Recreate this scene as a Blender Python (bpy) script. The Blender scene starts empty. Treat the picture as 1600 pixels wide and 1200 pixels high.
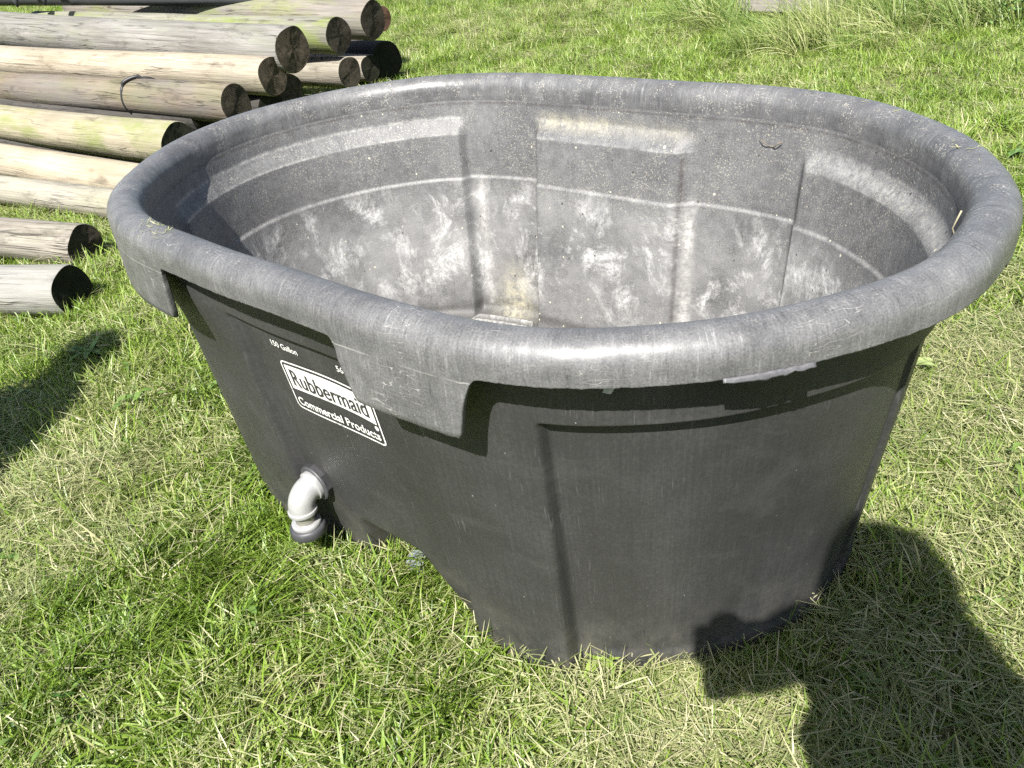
import bpy, bmesh, math, random
import numpy as np
from mathutils import Vector, Matrix, Euler

random.seed(7)
RNG = np.random.default_rng(7)
sc = bpy.context.scene
COL = sc.collection

# ---- GEO BEGIN (camera numbers and tank shape, pure numpy)
import numpy as np
PITCH, ROLL, HC, FPX = 0.57089627, 0.11645045, 0.97578, 1220.0
CX, CY, ANG = 0.009366, 1.240501, -0.73255942
TA, TB, TN = 0.737, 0.49254343, 2.21896727
TE = (-0.02733585, 0.00512058, 0.00645754, 0.01247316, -0.00407594)
ZC = 0.592          # centre height of the rolled rim
RR = 0.029          # radius of the roll
TILT = 0.026         # the tank leans a little with the ground: far rim up, near rim down
NP = 1280           # columns round the tank

def outline_raw(th):
    c, s = np.cos(th), np.sin(th)
    r = (np.abs(c / TA) ** TN + np.abs(s / TB) ** TN) ** (-1 / TN)
    r = r * (1 + TE[0] * np.cos(4 * th) + TE[1] * np.cos(6 * th) + TE[2] * np.cos(8 * th) + TE[3] * np.cos(th) + TE[4] * np.cos(3 * th))
    return r * c, r * s

def make_outline():
    th = np.linspace(0, 2 * np.pi, 20001)
    u, v = outline_raw(th)
    s = np.concatenate([[0], np.cumsum(np.hypot(np.diff(u), np.diff(v)))])
    S = np.linspace(0, s[-1], NP + 1)[:-1]
    t = np.interp(S, s, th)
    u, v = outline_raw(t)
    k = 5
    tu = np.roll(u, -k) - np.roll(u, k); tv = np.roll(v, -k) - np.roll(v, k)
    l = np.hypot(tu, tv)
    return S, u, v, tv / l, -tu / l, s[-1]
OS, OU, OV, ONU, ONV, PERIM = make_outline()
# slow waviness of the tired plastic, shared by every ring so the shell stays closed
WAVE = 0.0014 * np.sin(OS / PERIM * 2 * np.pi * 9 + 1.0) + 0.0009 * np.sin(OS / PERIM * 2 * np.pi * 17 + 2.2)

def sst(a, b, x):
    t = np.clip((x - a) / (b - a), 0, 1)
    return t * t * (3 - 2 * t)

def panel_mask(u, v):
    """1 in the recessed panels, 0 on the pilasters"""
    near = v < 0
    l0 = np.where(near, -0.175, -0.225); l1 = np.where(near, 0.205, 0.13)
    e0 = np.where(near, -0.60, -0.43); e1 = np.where(near, 0.402, 0.375)
    w = np.where(near, 0.007, 0.013)
    mid = sst(l0 - w, l0 + w, u) * (1 - sst(l1 - w * 2, l1 + w * 2, u))
    ends = (1 - sst(e0 - w, e0 + w, u)) + sst(e1 - w, e1 + w, u)
    return np.clip(mid + ends, 0, 1), mid, ends

def d_outer(u, v, z):
    """inward distance of the outer wall from the rim outline"""
    pm, mid, ends = panel_mask(u, v)
    d = 0.046 + (0.572 - z) * 0.078
    rec = 0.010 + (0.55 - z) * 0.030 + 0.006 * (v < 0) * ends
    zr = np.where(v < 0, 0.484, 0.508)
    d = d + pm * rec * (1 - sst(zr, zr + 0.009, z))
    d = d - (v < 0) * (1 - sst(-0.24, -0.195, u)) * 0.017 * sst(0.40, 0.53, z)
    h = 0.112 * sst(-0.062, -0.05, u) * np.clip((0.185 - u) / 0.095, 0, 1) * (v < 0)
    d = d + np.clip(h - z, 0, 1) * 0.56
    d = d - ends * 0.004 * (1 - sst(0.036, 0.042, z))
    return d

def d_inner(u, v, z):
    pm, mid, ends = panel_mask(u, v)
    d = 0.0585 + (0.572 - z) * 0.078
    rec = 0.010 + (0.55 - z) * 0.034 + 0.013 * mid * (v > 0) + 0.006 * ends * sst(-0.25, 0.15, v)
    d = d + pm * rec * (1 - sst(0.503, 0.538, z))
    d = d + 0.0034 * (1 - sst(0.404, 0.413, z))
    return d

def lip_bottom(u, v):
    zn = np.where(v < 0, 0.575, 0.568); zf = np.where(v < 0, 0.493, 0.486)
    a = np.abs(u)
    ein = np.where(u > 0, 0.152, 0.220); win = np.where(u > 0, 0.034, 0.012)
    f1 = sst(0, 1, (a - ein) / win)
    left_near = (u < 0) & (v < 0)
    eo = np.where(left_near, 0.36, 0.334); wo = np.where(left_near, 0.30, 0.034)
    t2 = np.clip((a - eo) / wo, 0, 1)
    f = f1 * np.where(left_near, 1 - sst(0, 1, t2), (1 - t2) ** 2.6)
    return zn + (zf - zn) * f

def to_world(u, v, z):
    c, s = np.cos(ANG), np.sin(ANG)
    return np.stack([CX + u * c - v * s, CY + u * s + v * c, np.broadcast_to(z, np.shape(u))], -1)

def col_at(u, near=True):
    """fractional outline column whose local u is the given one, on the label side or the far side"""
    idx = np.where((OV < 0) == near)[0]
    o = np.argsort(OU[idx]); idx = idx[o]
    uu = OU[idx]
    f = lambda A: np.interp(u, uu, A[idx])
    return f(OU), f(OV), f(ONU), f(ONV), f(WAVE)

def wall_point(u, z, off=0.0, near=True, inner=False):
    u = np.asarray(u, float); z = np.asarray(z, float)
    pu, pv, nu, nv, wv = col_at(u, near)
    d = (d_inner if inner else d_outer)(pu, pv, z) - off + wv
    return to_world(pu - nu * d, pv - nv * d, z + TILT * pv * z)
# ---- GEO END

# ------------------------------------------------------------------ camera, sky, sun, exposure
cp_, sp_ = math.cos(PITCH), math.sin(PITCH)
R0 = Vector((1, 0, 0)); U0 = Vector((0, sp_, cp_)); F0 = Vector((0, cp_, -sp_))
cr_, sr_ = math.cos(ROLL), math.sin(ROLL)
RX = R0 * cr_ - U0 * sr_
UY = R0 * sr_ + U0 * cr_
cam = bpy.data.cameras.new('camera')
cam.sensor_fit = 'HORIZONTAL'; cam.sensor_width = 36.0
cam.lens = 36.0 * FPX / 1600.0
cam.clip_start = 0.02; cam.clip_end = 500
camo = bpy.data.objects.new('camera', cam); COL.objects.link(camo)
M = Matrix((( RX.x, UY.x, -F0.x, 0), (RX.y, UY.y, -F0.y, 0), (RX.z, UY.z, -F0.z, HC), (0, 0, 0, 1)))
camo.matrix_world = M
sc.camera = camo

SUN_AZ, SUN_EL = math.radians(21), math.radians(50)     # the light travels towards this azimuth (from +Y to +X)
LDIR = Vector((math.sin(SUN_AZ) * math.cos(SUN_EL), math.cos(SUN_AZ) * math.cos(SUN_EL), -math.sin(SUN_EL)))
world = bpy.data.worlds.new('World'); sc.world = world; world.use_nodes = True
wn = world.node_tree.nodes; wl = world.node_tree.links
wn.clear()
sky = wn.new('ShaderNodeTexSky'); sky.sky_type = 'NISHITA'; sky.sun_disc = False
sky.sun_elevation = SUN_EL; sky.sun_rotation = SUN_AZ + math.pi
sky.air_density = 1.0; sky.dust_density = 1.5; sky.ozone_density = 1.0
bg = wn.new('ShaderNodeBackground'); bg.inputs['Strength'].default_value = 0.06
wo = wn.new('ShaderNodeOutputWorld')
wl.new(sky.outputs[0], bg.inputs[0]); wl.new(bg.outputs[0], wo.inputs[0])
sun = bpy.data.lights.new('sun', 'SUN'); sun.energy = 5.0; sun.angle = math.radians(0.53); sun.color = (1.0, 0.965, 0.915)
suno = bpy.data.objects.new('sun', sun); COL.objects.link(suno)
suno.rotation_euler = LDIR.to_track_quat('-Z', 'Y').to_euler(); suno.location = (-3, -6, 8)
sc.view_settings.view_transform = 'Standard'; sc.view_settings.look = 'None'
sc.view_settings.exposure = 1.42; sc.view_settings.gamma = 1.0
sc.view_settings.use_curve_mapping = False
sc.cycles.max_bounces = 8; sc.cycles.diffuse_bounces = 4; sc.cycles.transmission_bounces = 4
sc.cycles.use_adaptive_sampling = True; sc.cycles.adaptive_threshold = 0.02
sc.cycles.use_denoising = False; sc.cycles.caustics_reflective = False; sc.cycles.caustics_refractive = False

# ------------------------------------------------------------------ helpers
def sray(px, py):
    """direction through a picture point (1600 x 1200), depth 1"""
    X = (px - 800) / FPX; Y = -(py - 600) / FPX
    return RX * X + UY * Y + F0
def at_depth(px, py, dep):
    return Vector((0, 0, HC)) + sray(px, py) * dep
def at_z(px, py, z=0.0):
    d = sray(px, py); return Vector((0, 0, HC)) + d * ((z - HC) / d.z)

def tag(o, label=None, cat=None, group=None, kind=None):
    if label: o['label'] = label
    if cat: o['category'] = cat
    if group: o['group'] = group
    if kind: o['kind'] = kind
    return o
def link(o, parent=None):
    COL.objects.link(o)
    if parent is not None: o.parent = parent
    return o
def empty(name, loc=(0, 0, 0), rz=0.0):
    o = bpy.data.objects.new(name, None); o.location = loc; o.rotation_euler = (0, 0, rz)
    o.empty_display_size = 0.1
    return link(o)
def mesh_obj(name, verts, faces, mats, parent=None, smooth=True, midx=None):
    me = bpy.data.meshes.new(name)
    me.from_pydata([tuple(v) for v in verts], [], [tuple(f) for f in faces])
    for m in (mats if isinstance(mats, (list, tuple)) else [mats]): me.materials.append(m)
    if midx is not None: me.polygons.foreach_set('material_index', midx)
    me.polygons.foreach_set('use_smooth', [smooth] * len(me.polygons))
    me.update()
    return link(bpy.data.objects.new(name, me), parent)
def bm_obj(name, bm, mat, parent=None, smooth=True):
    me = bpy.data.meshes.new(name); bm.to_mesh(me); bm.free()
    me.materials.append(mat)
    me.polygons.foreach_set('use_smooth', [smooth] * len(me.polygons))
    return link(bpy.data.objects.new(name, me), parent)

class NT:
    """small node-tree writer"""
    def __init__(self, mat):
        mat.use_nodes = True; self.t = mat.node_tree; self.n = self.t.nodes; self.l = self.t.links; self.n.clear()
        self.out = self.n.new('ShaderNodeOutputMaterial')
    def put(self, sock, v):
        if hasattr(v, 'is_output') or isinstance(v, bpy.types.NodeSocket): self.l.new(v, sock)
        elif v is not None: sock.default_value = v
    def node(self, typ, ins=None, **kw):
        nd = self.n.new(typ)
        for k, v in kw.items(): setattr(nd, k, v)
        for k, v in (ins or {}).items(): self.put(nd.inputs[k], v)
        return nd
    def math(self, op, a, b=None, c=None, clamp=False):
        nd = self.node('ShaderNodeMath', operation=op, use_clamp=clamp)
        self.put(nd.inputs[0], a)
        if b is not None: self.put(nd.inputs[1], b)
        if c is not None: self.put(nd.inputs[2], c)
        return nd.outputs[0]
    def mix(self, f, a, b, blend='MIX'):
        nd = self.node('ShaderNodeMix', data_type='RGBA', blend_type=blend)
        self.put(nd.inputs[0], f); self.put(nd.inputs[6], a); self.put(nd.inputs[7], b)
        return nd.outputs[2]
    def ramp(self, f, stops, interp='LINEAR'):
        nd = self.node('ShaderNodeValToRGB'); nd.color_ramp.interpolation = interp
        e = nd.color_ramp.elements
        while len(e) < len(stops): e.new(0.5)
        for i, (p, c) in enumerate(stops):
            e[i].position = p; e[i].color = (c[0], c[1], c[2], 1) if not isinstance(c, (int, float)) else (c, c, c, 1)
        self.put(nd.inputs[0], f); return nd.outputs[0]
    def maprange(self, v, a, b, c=0.0, d=1.0):
        nd = self.node('ShaderNodeMapRange', clamp=True)
        self.put(nd.inputs[0], v)
        for i, x in enumerate((a, b, c, d)): self.put(nd.inputs[i + 1], x)
        return nd.outputs[0]
    def mapping(self, vec, scale=(1, 1, 1), loc=(0, 0, 0), rot=(0, 0, 0)):
        nd = self.node('ShaderNodeMapping'); self.put(nd.inputs[0], vec)
        nd.inputs['Scale'].default_value = scale; nd.inputs['Location'].default_value = loc; nd.inputs['Rotation'].default_value = rot
        return nd.outputs[0]
    def noise(self, vec, scale=5.0, detail=4.0, rough=0.55, dist=0.0):
        nd = self.node('ShaderNodeTexNoise'); self.put(nd.inputs['Vector'], vec)
        nd.inputs['Scale'].default_value = scale; nd.inputs['Detail'].default_value = detail
        nd.inputs['Roughness'].default_value = rough; nd.inputs['Distortion'].default_value = dist
        return nd.outputs[0]
    def voronoi(self, vec, scale=5.0, feature='F1', rnd=1.0):
        nd = self.node('ShaderNodeTexVoronoi', feature=feature); self.put(nd.inputs['Vector'], vec)
        nd.inputs['Scale'].default_value = scale; nd.inputs['Randomness'].default_value = rnd
        return nd
    def bump(self, h, strength=0.3, dist=0.01, normal=None):
        nd = self.node('ShaderNodeBump'); nd.inputs['Strength'].default_value = strength; nd.inputs['Distance'].default_value = dist
        self.put(nd.inputs['Height'], h)
        if normal is not None: self.put(nd.inputs['Normal'], normal)
        return nd.outputs[0]
    def attr(self, name, out='Fac'):
        nd = self.node('ShaderNodeAttribute'); nd.attribute_name = name; return nd.outputs[out]
    def principled(self, color, rough=0.6, normal=None, spec=0.5, metal=0.0):
        p = self.node('ShaderNodeBsdfPrincipled')
        self.put(p.inputs['Base Color'], color); self.put(p.inputs['Roughness'], rough)
        self.put(p.inputs['Metallic'], metal); self.put(p.inputs['Specular IOR Level'], spec)
        if normal is not None: self.put(p.inputs['Normal'], normal)
        return p
    def finish(self, shader): self.l.new(shader, self.out.inputs[0])
def newmat(name):
    m = bpy.data.materials.new(name); return m, NT(m)
def plain(name, col, rough=0.6, spec=0.5, metal=0.0, var=0.25, scale=30.0, bump=0.1):
    m, t = newmat(name)
    co = t.node('ShaderNodeTexCoord').outputs['Object']
    n = t.noise(co, scale, 5, 0.6)
    c = t.mix(n, tuple(x * (1 - var) for x in col) + (1,), tuple(min(1, x * (1 + var)) for x in col) + (1,))
    t.finish(t.principled(c, rough, t.bump(n, bump, 0.004), spec, metal).outputs[0])
    return m

# ------------------------------------------------------------------ materials of the tank
def uvvec(t): return t.node('ShaderNodeUVMap').outputs[0]

def mat_tank_outer():
    m, t = newmat('black_plastic_outside')
    uv = uvvec(t)
    streak = t.noise(t.mapping(uv, (420, 9, 1)), 1.0, 3, 0.6)
    streak2 = t.noise(t.mapping(uv, (160, 3, 1), (7, 3, 0)), 1.0, 4, 0.65)
    blot = t.noise(uv, 5.0, 4, 0.6)
    fine = t.noise(uv, 160.0, 3, 0.7)
    f = t.math('ADD', t.math('MULTIPLY', streak, 0.20), t.math('MULTIPLY_ADD', streak2, 0.16, 0.08))
    f = t.math('ADD', f, t.math('MULTIPLY', blot, 0.48))
    f = t.math('ADD', f, t.math('MULTIPLY', t.math('SUBTRACT', fine, 0.5), 0.35))
    c = t.ramp(f, [(0.30, (0.019, 0.019, 0.019)), (0.5, (0.029, 0.029, 0.029)), (0.70, (0.050, 0.050, 0.049))])
    # pale nicks and splashes
    vo = t.voronoi(uv, 52.0)
    rnd = t.node('ShaderNodeSeparateColor', {0: vo.outputs['Color']})
    dot = t.math('MULTIPLY', t.math('LESS_THAN', vo.outputs['Distance'], t.math('MULTIPLY', rnd.outputs[0], 0.062)), t.math('GREATER_THAN', rnd.outputs[1], 0.5))
    c = t.mix(t.math('MULTIPLY', dot, 0.6), c, (0.30, 0.30, 0.27, 1))
    # thin scratches
    def scr(rot, sc_, thr):
        w = t.noise(t.mapping(uv, (150 * sc_, 14 * sc_, 1), (3, 1, 0), (0, 0, rot)), 1.0, 2, 0.5)
        return t.math('MULTIPLY', t.maprange(w, thr, thr + 0.07), t.maprange(t.noise(uv, 9.0, 2), 0.5, 0.66))
    c = t.mix(t.math('MULTIPLY', scr(0.5, 1.6, 0.64), 0.2), c, (0.17, 0.17, 0.165, 1))
    c = t.mix(t.math('MULTIPLY', scr(-1.0, 1.3, 0.65), 0.25), c, (0.17, 0.17, 0.165, 1))
    sc2 = t.math('MULTIPLY', t.maprange(t.noise(t.mapping(uv, (4, 9, 1), (3, 7, 0), (0, 0, 0.5)), 1.0, 7, 0.72, 0.5), 0.55, 0.75), 0.18)
    c = t.mix(sc2, c, (0.115, 0.115, 0.11, 1))
    # dried mud dust low down
    sep = t.node('ShaderNodeSeparateXYZ', {0: uv})
    mud = t.math('MULTIPLY', t.maprange(sep.outputs[1], 0.16, 0.0), t.maprange(t.noise(uv, 14.0, 5, 0.7), 0.42, 0.72))
    c = t.mix(t.math('MULTIPLY', mud, 0.65), c, (0.13, 0.12, 0.10, 1))
    h = t.math('ADD', streak, t.math('MULTIPLY', fine, 0.8))
    b = t.bump(h, 0.16, 0.002)
    b = t.bump(t.noise(uv, 7.0, 2), 0.10, 0.03, b)
    t.finish(t.principled(c, t.maprange(blot, 0.3, 0.7, 0.42, 0.58), b, 0.45).outputs[0])
    return m

def mat_tank_rim():
    m, t = newmat('weathered_plastic_rim')
    uv = uvvec(t)
    hatch = t.noise(t.mapping(uv, (330, 16, 1)), 1.0, 4, 0.7)
    hatch2 = t.noise(t.mapping(uv, (300, 30, 1), (5, 2, 0), (0, 0, 0.55)), 1.0, 4, 0.7)
    hatch3 = t.noise(t.mapping(uv, (260, 26, 1), (1, 8, 0), (0, 0, -0.7)), 1.0, 4, 0.7)
    blot = t.noise(uv, 7.0, 6, 0.65)
    blot2 = t.noise(t.mapping(uv, (30, 30, 1), (4, 4, 0)), 1.0, 6, 0.7)
    fine = t.noise(uv, 420.0, 3, 0.7)
    sel = t.maprange(t.noise(uv, 13.0, 4, 0.6), 0.40, 0.60)
    sel2 = t.maprange(t.noise(t.mapping(uv, (1, 1, 1), (9, 9, 0)), 16.0, 4, 0.6), 0.42, 0.60)
    hx = t.mix(sel, hatch, hatch2); hx = t.mix(sel2, hx, hatch3)
    f = t.math('MULTIPLY_ADD', hx, 0.24, 0.13)
    f = t.math('MULTIPLY_ADD', blot, 0.28, f); f = t.math('MULTIPLY_ADD', blot2, 0.22, f)
    f = t.math('MULTIPLY_ADD', t.math('SUBTRACT', fine, 0.5), 0.32, f)
    c = t.ramp(f, [(0.36, (0.036, 0.036, 0.037)), (0.47, (0.080, 0.080, 0.081)), (0.56, (0.128, 0.128, 0.128)), (0.70, (0.24, 0.238, 0.232))])
    hl = t.math('MULTIPLY', t.maprange(hx, 0.56, 0.74), t.maprange(blot2, 0.42, 0.58))
    c = t.mix(t.math('MULTIPLY', hl, 0.55), c, (0.36, 0.355, 0.345, 1))
    hd = t.math('MULTIPLY', t.maprange(hx, 0.42, 0.30), t.maprange(blot2, 0.58, 0.46))
    c = t.mix(t.math('MULTIPLY', hd, 0.55), c, (0.022, 0.023, 0.026, 1))
    sepv = t.node('ShaderNodeSeparateXYZ', {0: uv})
    sm0 = t.maprange(t.math('ABSOLUTE', t.math('SUBTRACT', sepv.outputs[1], 0.1345)), 0.0012, 0.0004)
    sm0 = t.math('MULTIPLY', sm0, t.maprange(t.noise(uv, 17.0, 3), 0.36, 0.55))
    c = t.mix(t.math('MULTIPLY', sm0, 0.6), c, (0.30, 0.295, 0.28, 1))
    # dust and grit lodged on top of the far side and the inner edge
    grit = t.voronoi(uv, 260.0)
    gm = t.math('MULTIPLY', t.maprange(t.noise(uv, 22.0, 5, 0.7), 0.47, 0.62), t.math('LESS_THAN', grit.outputs['Distance'], 0.30))
    gm = t.math('MULTIPLY', gm, t.attr('dust'))
    c = t.mix(t.math('MULTIPLY', gm, 0.8), c, (0.36, 0.34, 0.28, 1))
    # single long scratches
    s1 = t.noise(t.mapping(uv, (22, 150, 1), (2, 2, 0), (0, 0, 0.25)), 1.0, 1, 0.4, 0.4)
    sm = t.math('MULTIPLY', t.maprange(t.math('ABSOLUTE', t.math('SUBTRACT', s1, 0.5)), 0.010, 0.0), t.maprange(t.noise(uv, 11.0, 2), 0.52, 0.62))
    c = t.mix(t.math('MULTIPLY', sm, 0.6), c, (0.40, 0.39, 0.37, 1))
    h = t.math('ADD', hx, t.math('MULTIPLY', fine, 0.5))
    b = t.bump(h, 0.15, 0.0014)
    b = t.bump(t.noise(uv, 12.0, 3), 0.25, 0.02, b)
    t.finish(t.principled(c, t.maprange(blot, 0.3, 0.7, 0.37, 0.50), b, 0.55).outputs[0])
    return m

def mat_tank_inner():
    m, t = newmat('lime_scaled_plastic_inside')
    uv = uvvec(t)
    sep = t.node('ShaderNodeSeparateXYZ', {0: uv}); V = sep.outputs[1]
    streak = t.noise(t.mapping(uv, (190, 7, 1)), 1.0, 4, 0.65)
    blot = t.noise(uv, 6.0, 6, 0.65)
    mid = t.noise(uv, 45.0, 5, 0.7)
    fine = t.noise(uv, 330.0, 3, 0.75)
    f = t.math('MULTIPLY', streak, 0.13); f = t.math('MULTIPLY_ADD', blot, 0.37, f); f = t.math('MULTIPLY_ADD', mid, 0.40, f)
    f = t.math('MULTIPLY_ADD', t.math('SUBTRACT', fine, 0.40), 0.62, f)
    c = t.ramp(f, [(0.30, (0.050, 0.050, 0.051)), (0.48, (0.100, 0.100, 0.101)), (0.64, (0.155, 0.155, 0.153)), (0.80, (0.26, 0.258, 0.245))])
    damp = t.math('MULTIPLY', t.maprange(t.math('ADD', V, t.math('MULTIPLY', t.noise(uv, 8.0, 4), 0.03)), 0.135, 0.12), 0.6)
    c = t.mix(damp, c, (0.030, 0.029, 0.027, 1))
    # lime scale in torn patches below the water line
    wob = t.noise(uv, 3.2, 2)
    p1 = t.noise(t.mapping(uv, (9.0, 8.0, 1), (31, 4, 0)), 1.0, 9, 0.74, 0.4)
    band = t.math('MULTIPLY', t.maprange(V, 0.415, 0.36), t.maprange(V, 0.10, 0.20))
    patch = t.math('MULTIPLY', t.maprange(p1, 0.495, 0.62), band)
    patch = t.math('MULTIPLY', patch, t.maprange(t.noise(uv, 120.0, 4, 0.75), 0.30, 0.58))
    c = t.mix(t.math('MULTIPLY', patch, 0.85), c, (0.52, 0.52, 0.51, 1))
    # haze of scale over the whole lower part
    c = t.mix(t.math('MULTIPLY', t.math('MULTIPLY', band, t.maprange(blot, 0.35, 0.7)), 0.42), c, (0.33, 0.33, 0.325, 1))
    # deposits, plus highlights painted on ledge edges and lit steps
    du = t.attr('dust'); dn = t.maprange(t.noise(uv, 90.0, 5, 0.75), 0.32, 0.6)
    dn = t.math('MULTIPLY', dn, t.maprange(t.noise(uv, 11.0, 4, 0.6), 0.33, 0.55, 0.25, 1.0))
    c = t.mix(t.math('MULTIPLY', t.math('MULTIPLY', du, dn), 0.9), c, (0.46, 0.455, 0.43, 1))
    oc = t.attr('ochre'); on = t.maprange(t.noise(uv, 40.0, 6, 0.75), 0.36, 0.62)
    c = t.mix(t.math('MULTIPLY', t.math('MULTIPLY', oc, on), 0.85), c, (0.38, 0.355, 0.26, 1))
    # crumbs of dried dirt, mostly above the water line
    g1 = t.voronoi(uv, 300.0); gr = t.node('ShaderNodeSeparateColor', {0: g1.outputs['Color']})
    gm = t.math('LESS_THAN', g1.outputs['Distance'], t.math('MULTIPLY', gr.outputs[0], 0.45))
    gz = t.maprange(t.noise(uv, 9.0, 6, 0.72), 0.40, 0.56)
    gv = t.maprange(V, 0.30, 0.44, 0.35, 1.0)
    g = t.math('MULTIPLY', t.math('MULTIPLY', gm, gz), gv)
    c = t.mix(t.math('MULTIPLY', g, 0.7), c, (0.30, 0.285, 0.23, 1))
    g2 = t.voronoi(uv, 60.0); gr2 = t.node('ShaderNodeSeparateColor', {0: g2.outputs['Color']})
    gk = t.math('MULTIPLY', t.math('LESS_THAN', g2.outputs['Distance'], t.math('MULTIPLY', gr2.outputs[0], 0.16)), t.math('GREATER_THAN', gr2.outputs[1], 0.6))
    c = t.mix(t.math('MULTIPLY', gk, 0.9), c, t.mix(gr2.outputs[2], (0.02, 0.018, 0.015, 1), (0.5, 0.47, 0.36, 1)))
    c = t.mix(t.math('MULTIPLY', t.attr('groove_shade'), t.maprange(t.noise(uv, 35.0, 4, 0.7), 0.36, 0.52, 0.10, 0.60)), c, (0.030, 0.021, 0.02, 1))  # shade of the grooves painted in as dark lines
    h = t.math('ADD', t.math('ADD', streak, t.math('MULTIPLY', mid, 0.6)), t.math('ADD', fine, t.math('MULTIPLY', g, 1.5)))
    b = t.bump(h, 0.30, 0.0025)
    b = t.bump(blot, 0.15, 0.02, b)
    t.finish(t.principled(c, t.maprange(patch, 0, 1, 0.52, 0.85), b, 0.4).outputs[0])
    return m

M_OUT, M_RIM, M_IN = mat_tank_outer(), mat_tank_rim(), mat_tank_inner()

# ------------------------------------------------------------------ ground
def mat_ground():
    m, t = newmat('thatchy_soil')
    co = t.node('ShaderNodeNewGeometry').outputs['Position']
    a = t.noise(co, 2.2, 5, 0.6); b = t.noise(co, 60.0, 5, 0.7); s = t.noise(t.mapping(co, (180, 40, 1), rot=(0, 0, 0.6)), 1.0, 3, 0.6)
    f = t.math('ADD', t.math('MULTIPLY', b, 0.6), t.math('MULTIPLY', s, 0.4))
    c1 = t.ramp(f, [(0.3, (0.055, 0.052, 0.026)), (0.55, (0.15, 0.15, 0.066)), (0.75, (0.29, 0.27, 0.15))])
    c2 = t.ramp(f, [(0.3, (0.035, 0.050, 0.014)), (0.55, (0.090, 0.125, 0.032)), (0.75, (0.19, 0.22, 0.08))])
    c = t.mix(t.maprange(a, 0.4, 0.6), c1, c2)
    t.finish(t.principled(c, 0.95, t.bump(f, 0.8, 0.02), 0.1).outputs[0])
    return m
n = 60
gx = np.concatenate([np.linspace(-150, -6, 12)[:-1], np.linspace(-6, 6, 97), np.linspace(6, 150, 12)[1:]])
gy = np.concatenate([np.linspace(-150, -2, 12)[:-1], np.linspace(-2, 11, 105), np.linspace(11, 150, 12)[1:]])
GXX, GYY = np.meshgrid(gx, gy)
def ground_h(x, y):
    h = 0.010 * np.sin(x * 2.3 + 0.7) * np.sin(y * 1.9 + 0.4) + 0.007 * np.sin(x * 5.1 + y * 3.3)
    r = np.hypot((x - CX) / 0.9, (y - CY) / 0.9)
    w = np.clip((r - 0.75) / 0.6, 0, 1)
    return h * w - 0.004
GZZ = ground_h(GXX, GYY)
gv = np.stack([GXX.ravel(), GYY.ravel(), GZZ.ravel()], 1)
W_ = len(gx)
gf = [(j * W_ + i, j * W_ + i + 1, (j + 1) * W_ + i + 1, (j + 1) * W_ + i) for j in range(len(gy) - 1) for i in range(W_ - 1)]
tag(mesh_obj('ground', gv, gf, mat_ground()), kind='structure')

# ------------------------------------------------------------------ the stock tank
tank_rz = ANG
tank = empty('stock_tank', (CX, CY, 0), tank_rz)
tag(tank, 'large oval black plastic stock tank standing on the mown grass', 'stock tank')
RZI = Matrix.Rotation(-tank_rz, 4, 'Z')
def loft(name, rings, vcoord, mat, extra=None, close=None):
    """rings: list of (P,3) arrays in the tank's own axes; vcoord: list of (P,) or scalars"""
    P = NP; K = len(rings)
    verts = np.concatenate(rings, 0)
    faces = []; uvs = []
    idx = np.arange(P); nx = (idx + 1) % P
    F = []
    for k in range(K - 1):
        F.append(np.stack([k * P + idx, k * P + nx, (k + 1) * P + nx, (k + 1) * P + idx], 1))
    F = np.concatenate(F, 0)
    nfq = len(F)
    me = bpy.data.meshes.new(name)
    allf = F.tolist()
    if close is not None:
        verts = np.concatenate([verts, np.array([close])], 0)
        c = len(verts) - 1
        allf += [[(K - 1) * P + i, (K - 1) * P + (i + 1) % P, c] for i in range(P)]
    me.from_pydata(verts.tolist(), [], allf)
    vc = np.stack([np.broadcast_to(np.asarray(v, float), (P,)) for v in vcoord], 0).ravel()
    S = np.tile(OS, K)
    if close is not None: vc = np.append(vc, vc[-1] - 0.3); S = np.append(S, 0.0)
    lv = np.zeros(len(me.loops), dtype=np.int32); me.loops.foreach_get('vertex_index', lv)
    u = S[lv]; v = vc[lv]
    # wrap: the last column's quads
    last = np.where(idx == P - 1)[0]
    for k in range(K - 1):
        f = k * P + (P - 1); u[f * 4 + 1] = PERIM; u[f * 4 + 2] = PERIM
    uvl = me.uv_layers.new(name='UVMap'); uvl.data.foreach_set('uv', np.stack([u, v], 1).ravel())
    for an, av in (extra or {}).items():
        a = me.attributes.new(an, 'FLOAT', 'POINT'); av = np.asarray(av, float).ravel()
        if len(av) < len(verts): av = np.append(av, np.zeros(len(verts) - len(av)))
        a.data.foreach_set('value', av)
    me.materials.append(mat)
    me.polygons.foreach_set('use_smooth', [True] * len(me.polygons)); me.update()
    return link(bpy.data.objects.new(name, me), tank)

def ring(d, z):
    d = np.broadcast_to(np.asarray(d, float), (NP,)) + WAVE
    z = np.broadcast_to(np.asarray(z, float), (NP,))
    z = z + TILT * OV * z
    return np.stack([OU - ONU * d, OV - ONV * d, z], 1)

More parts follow.
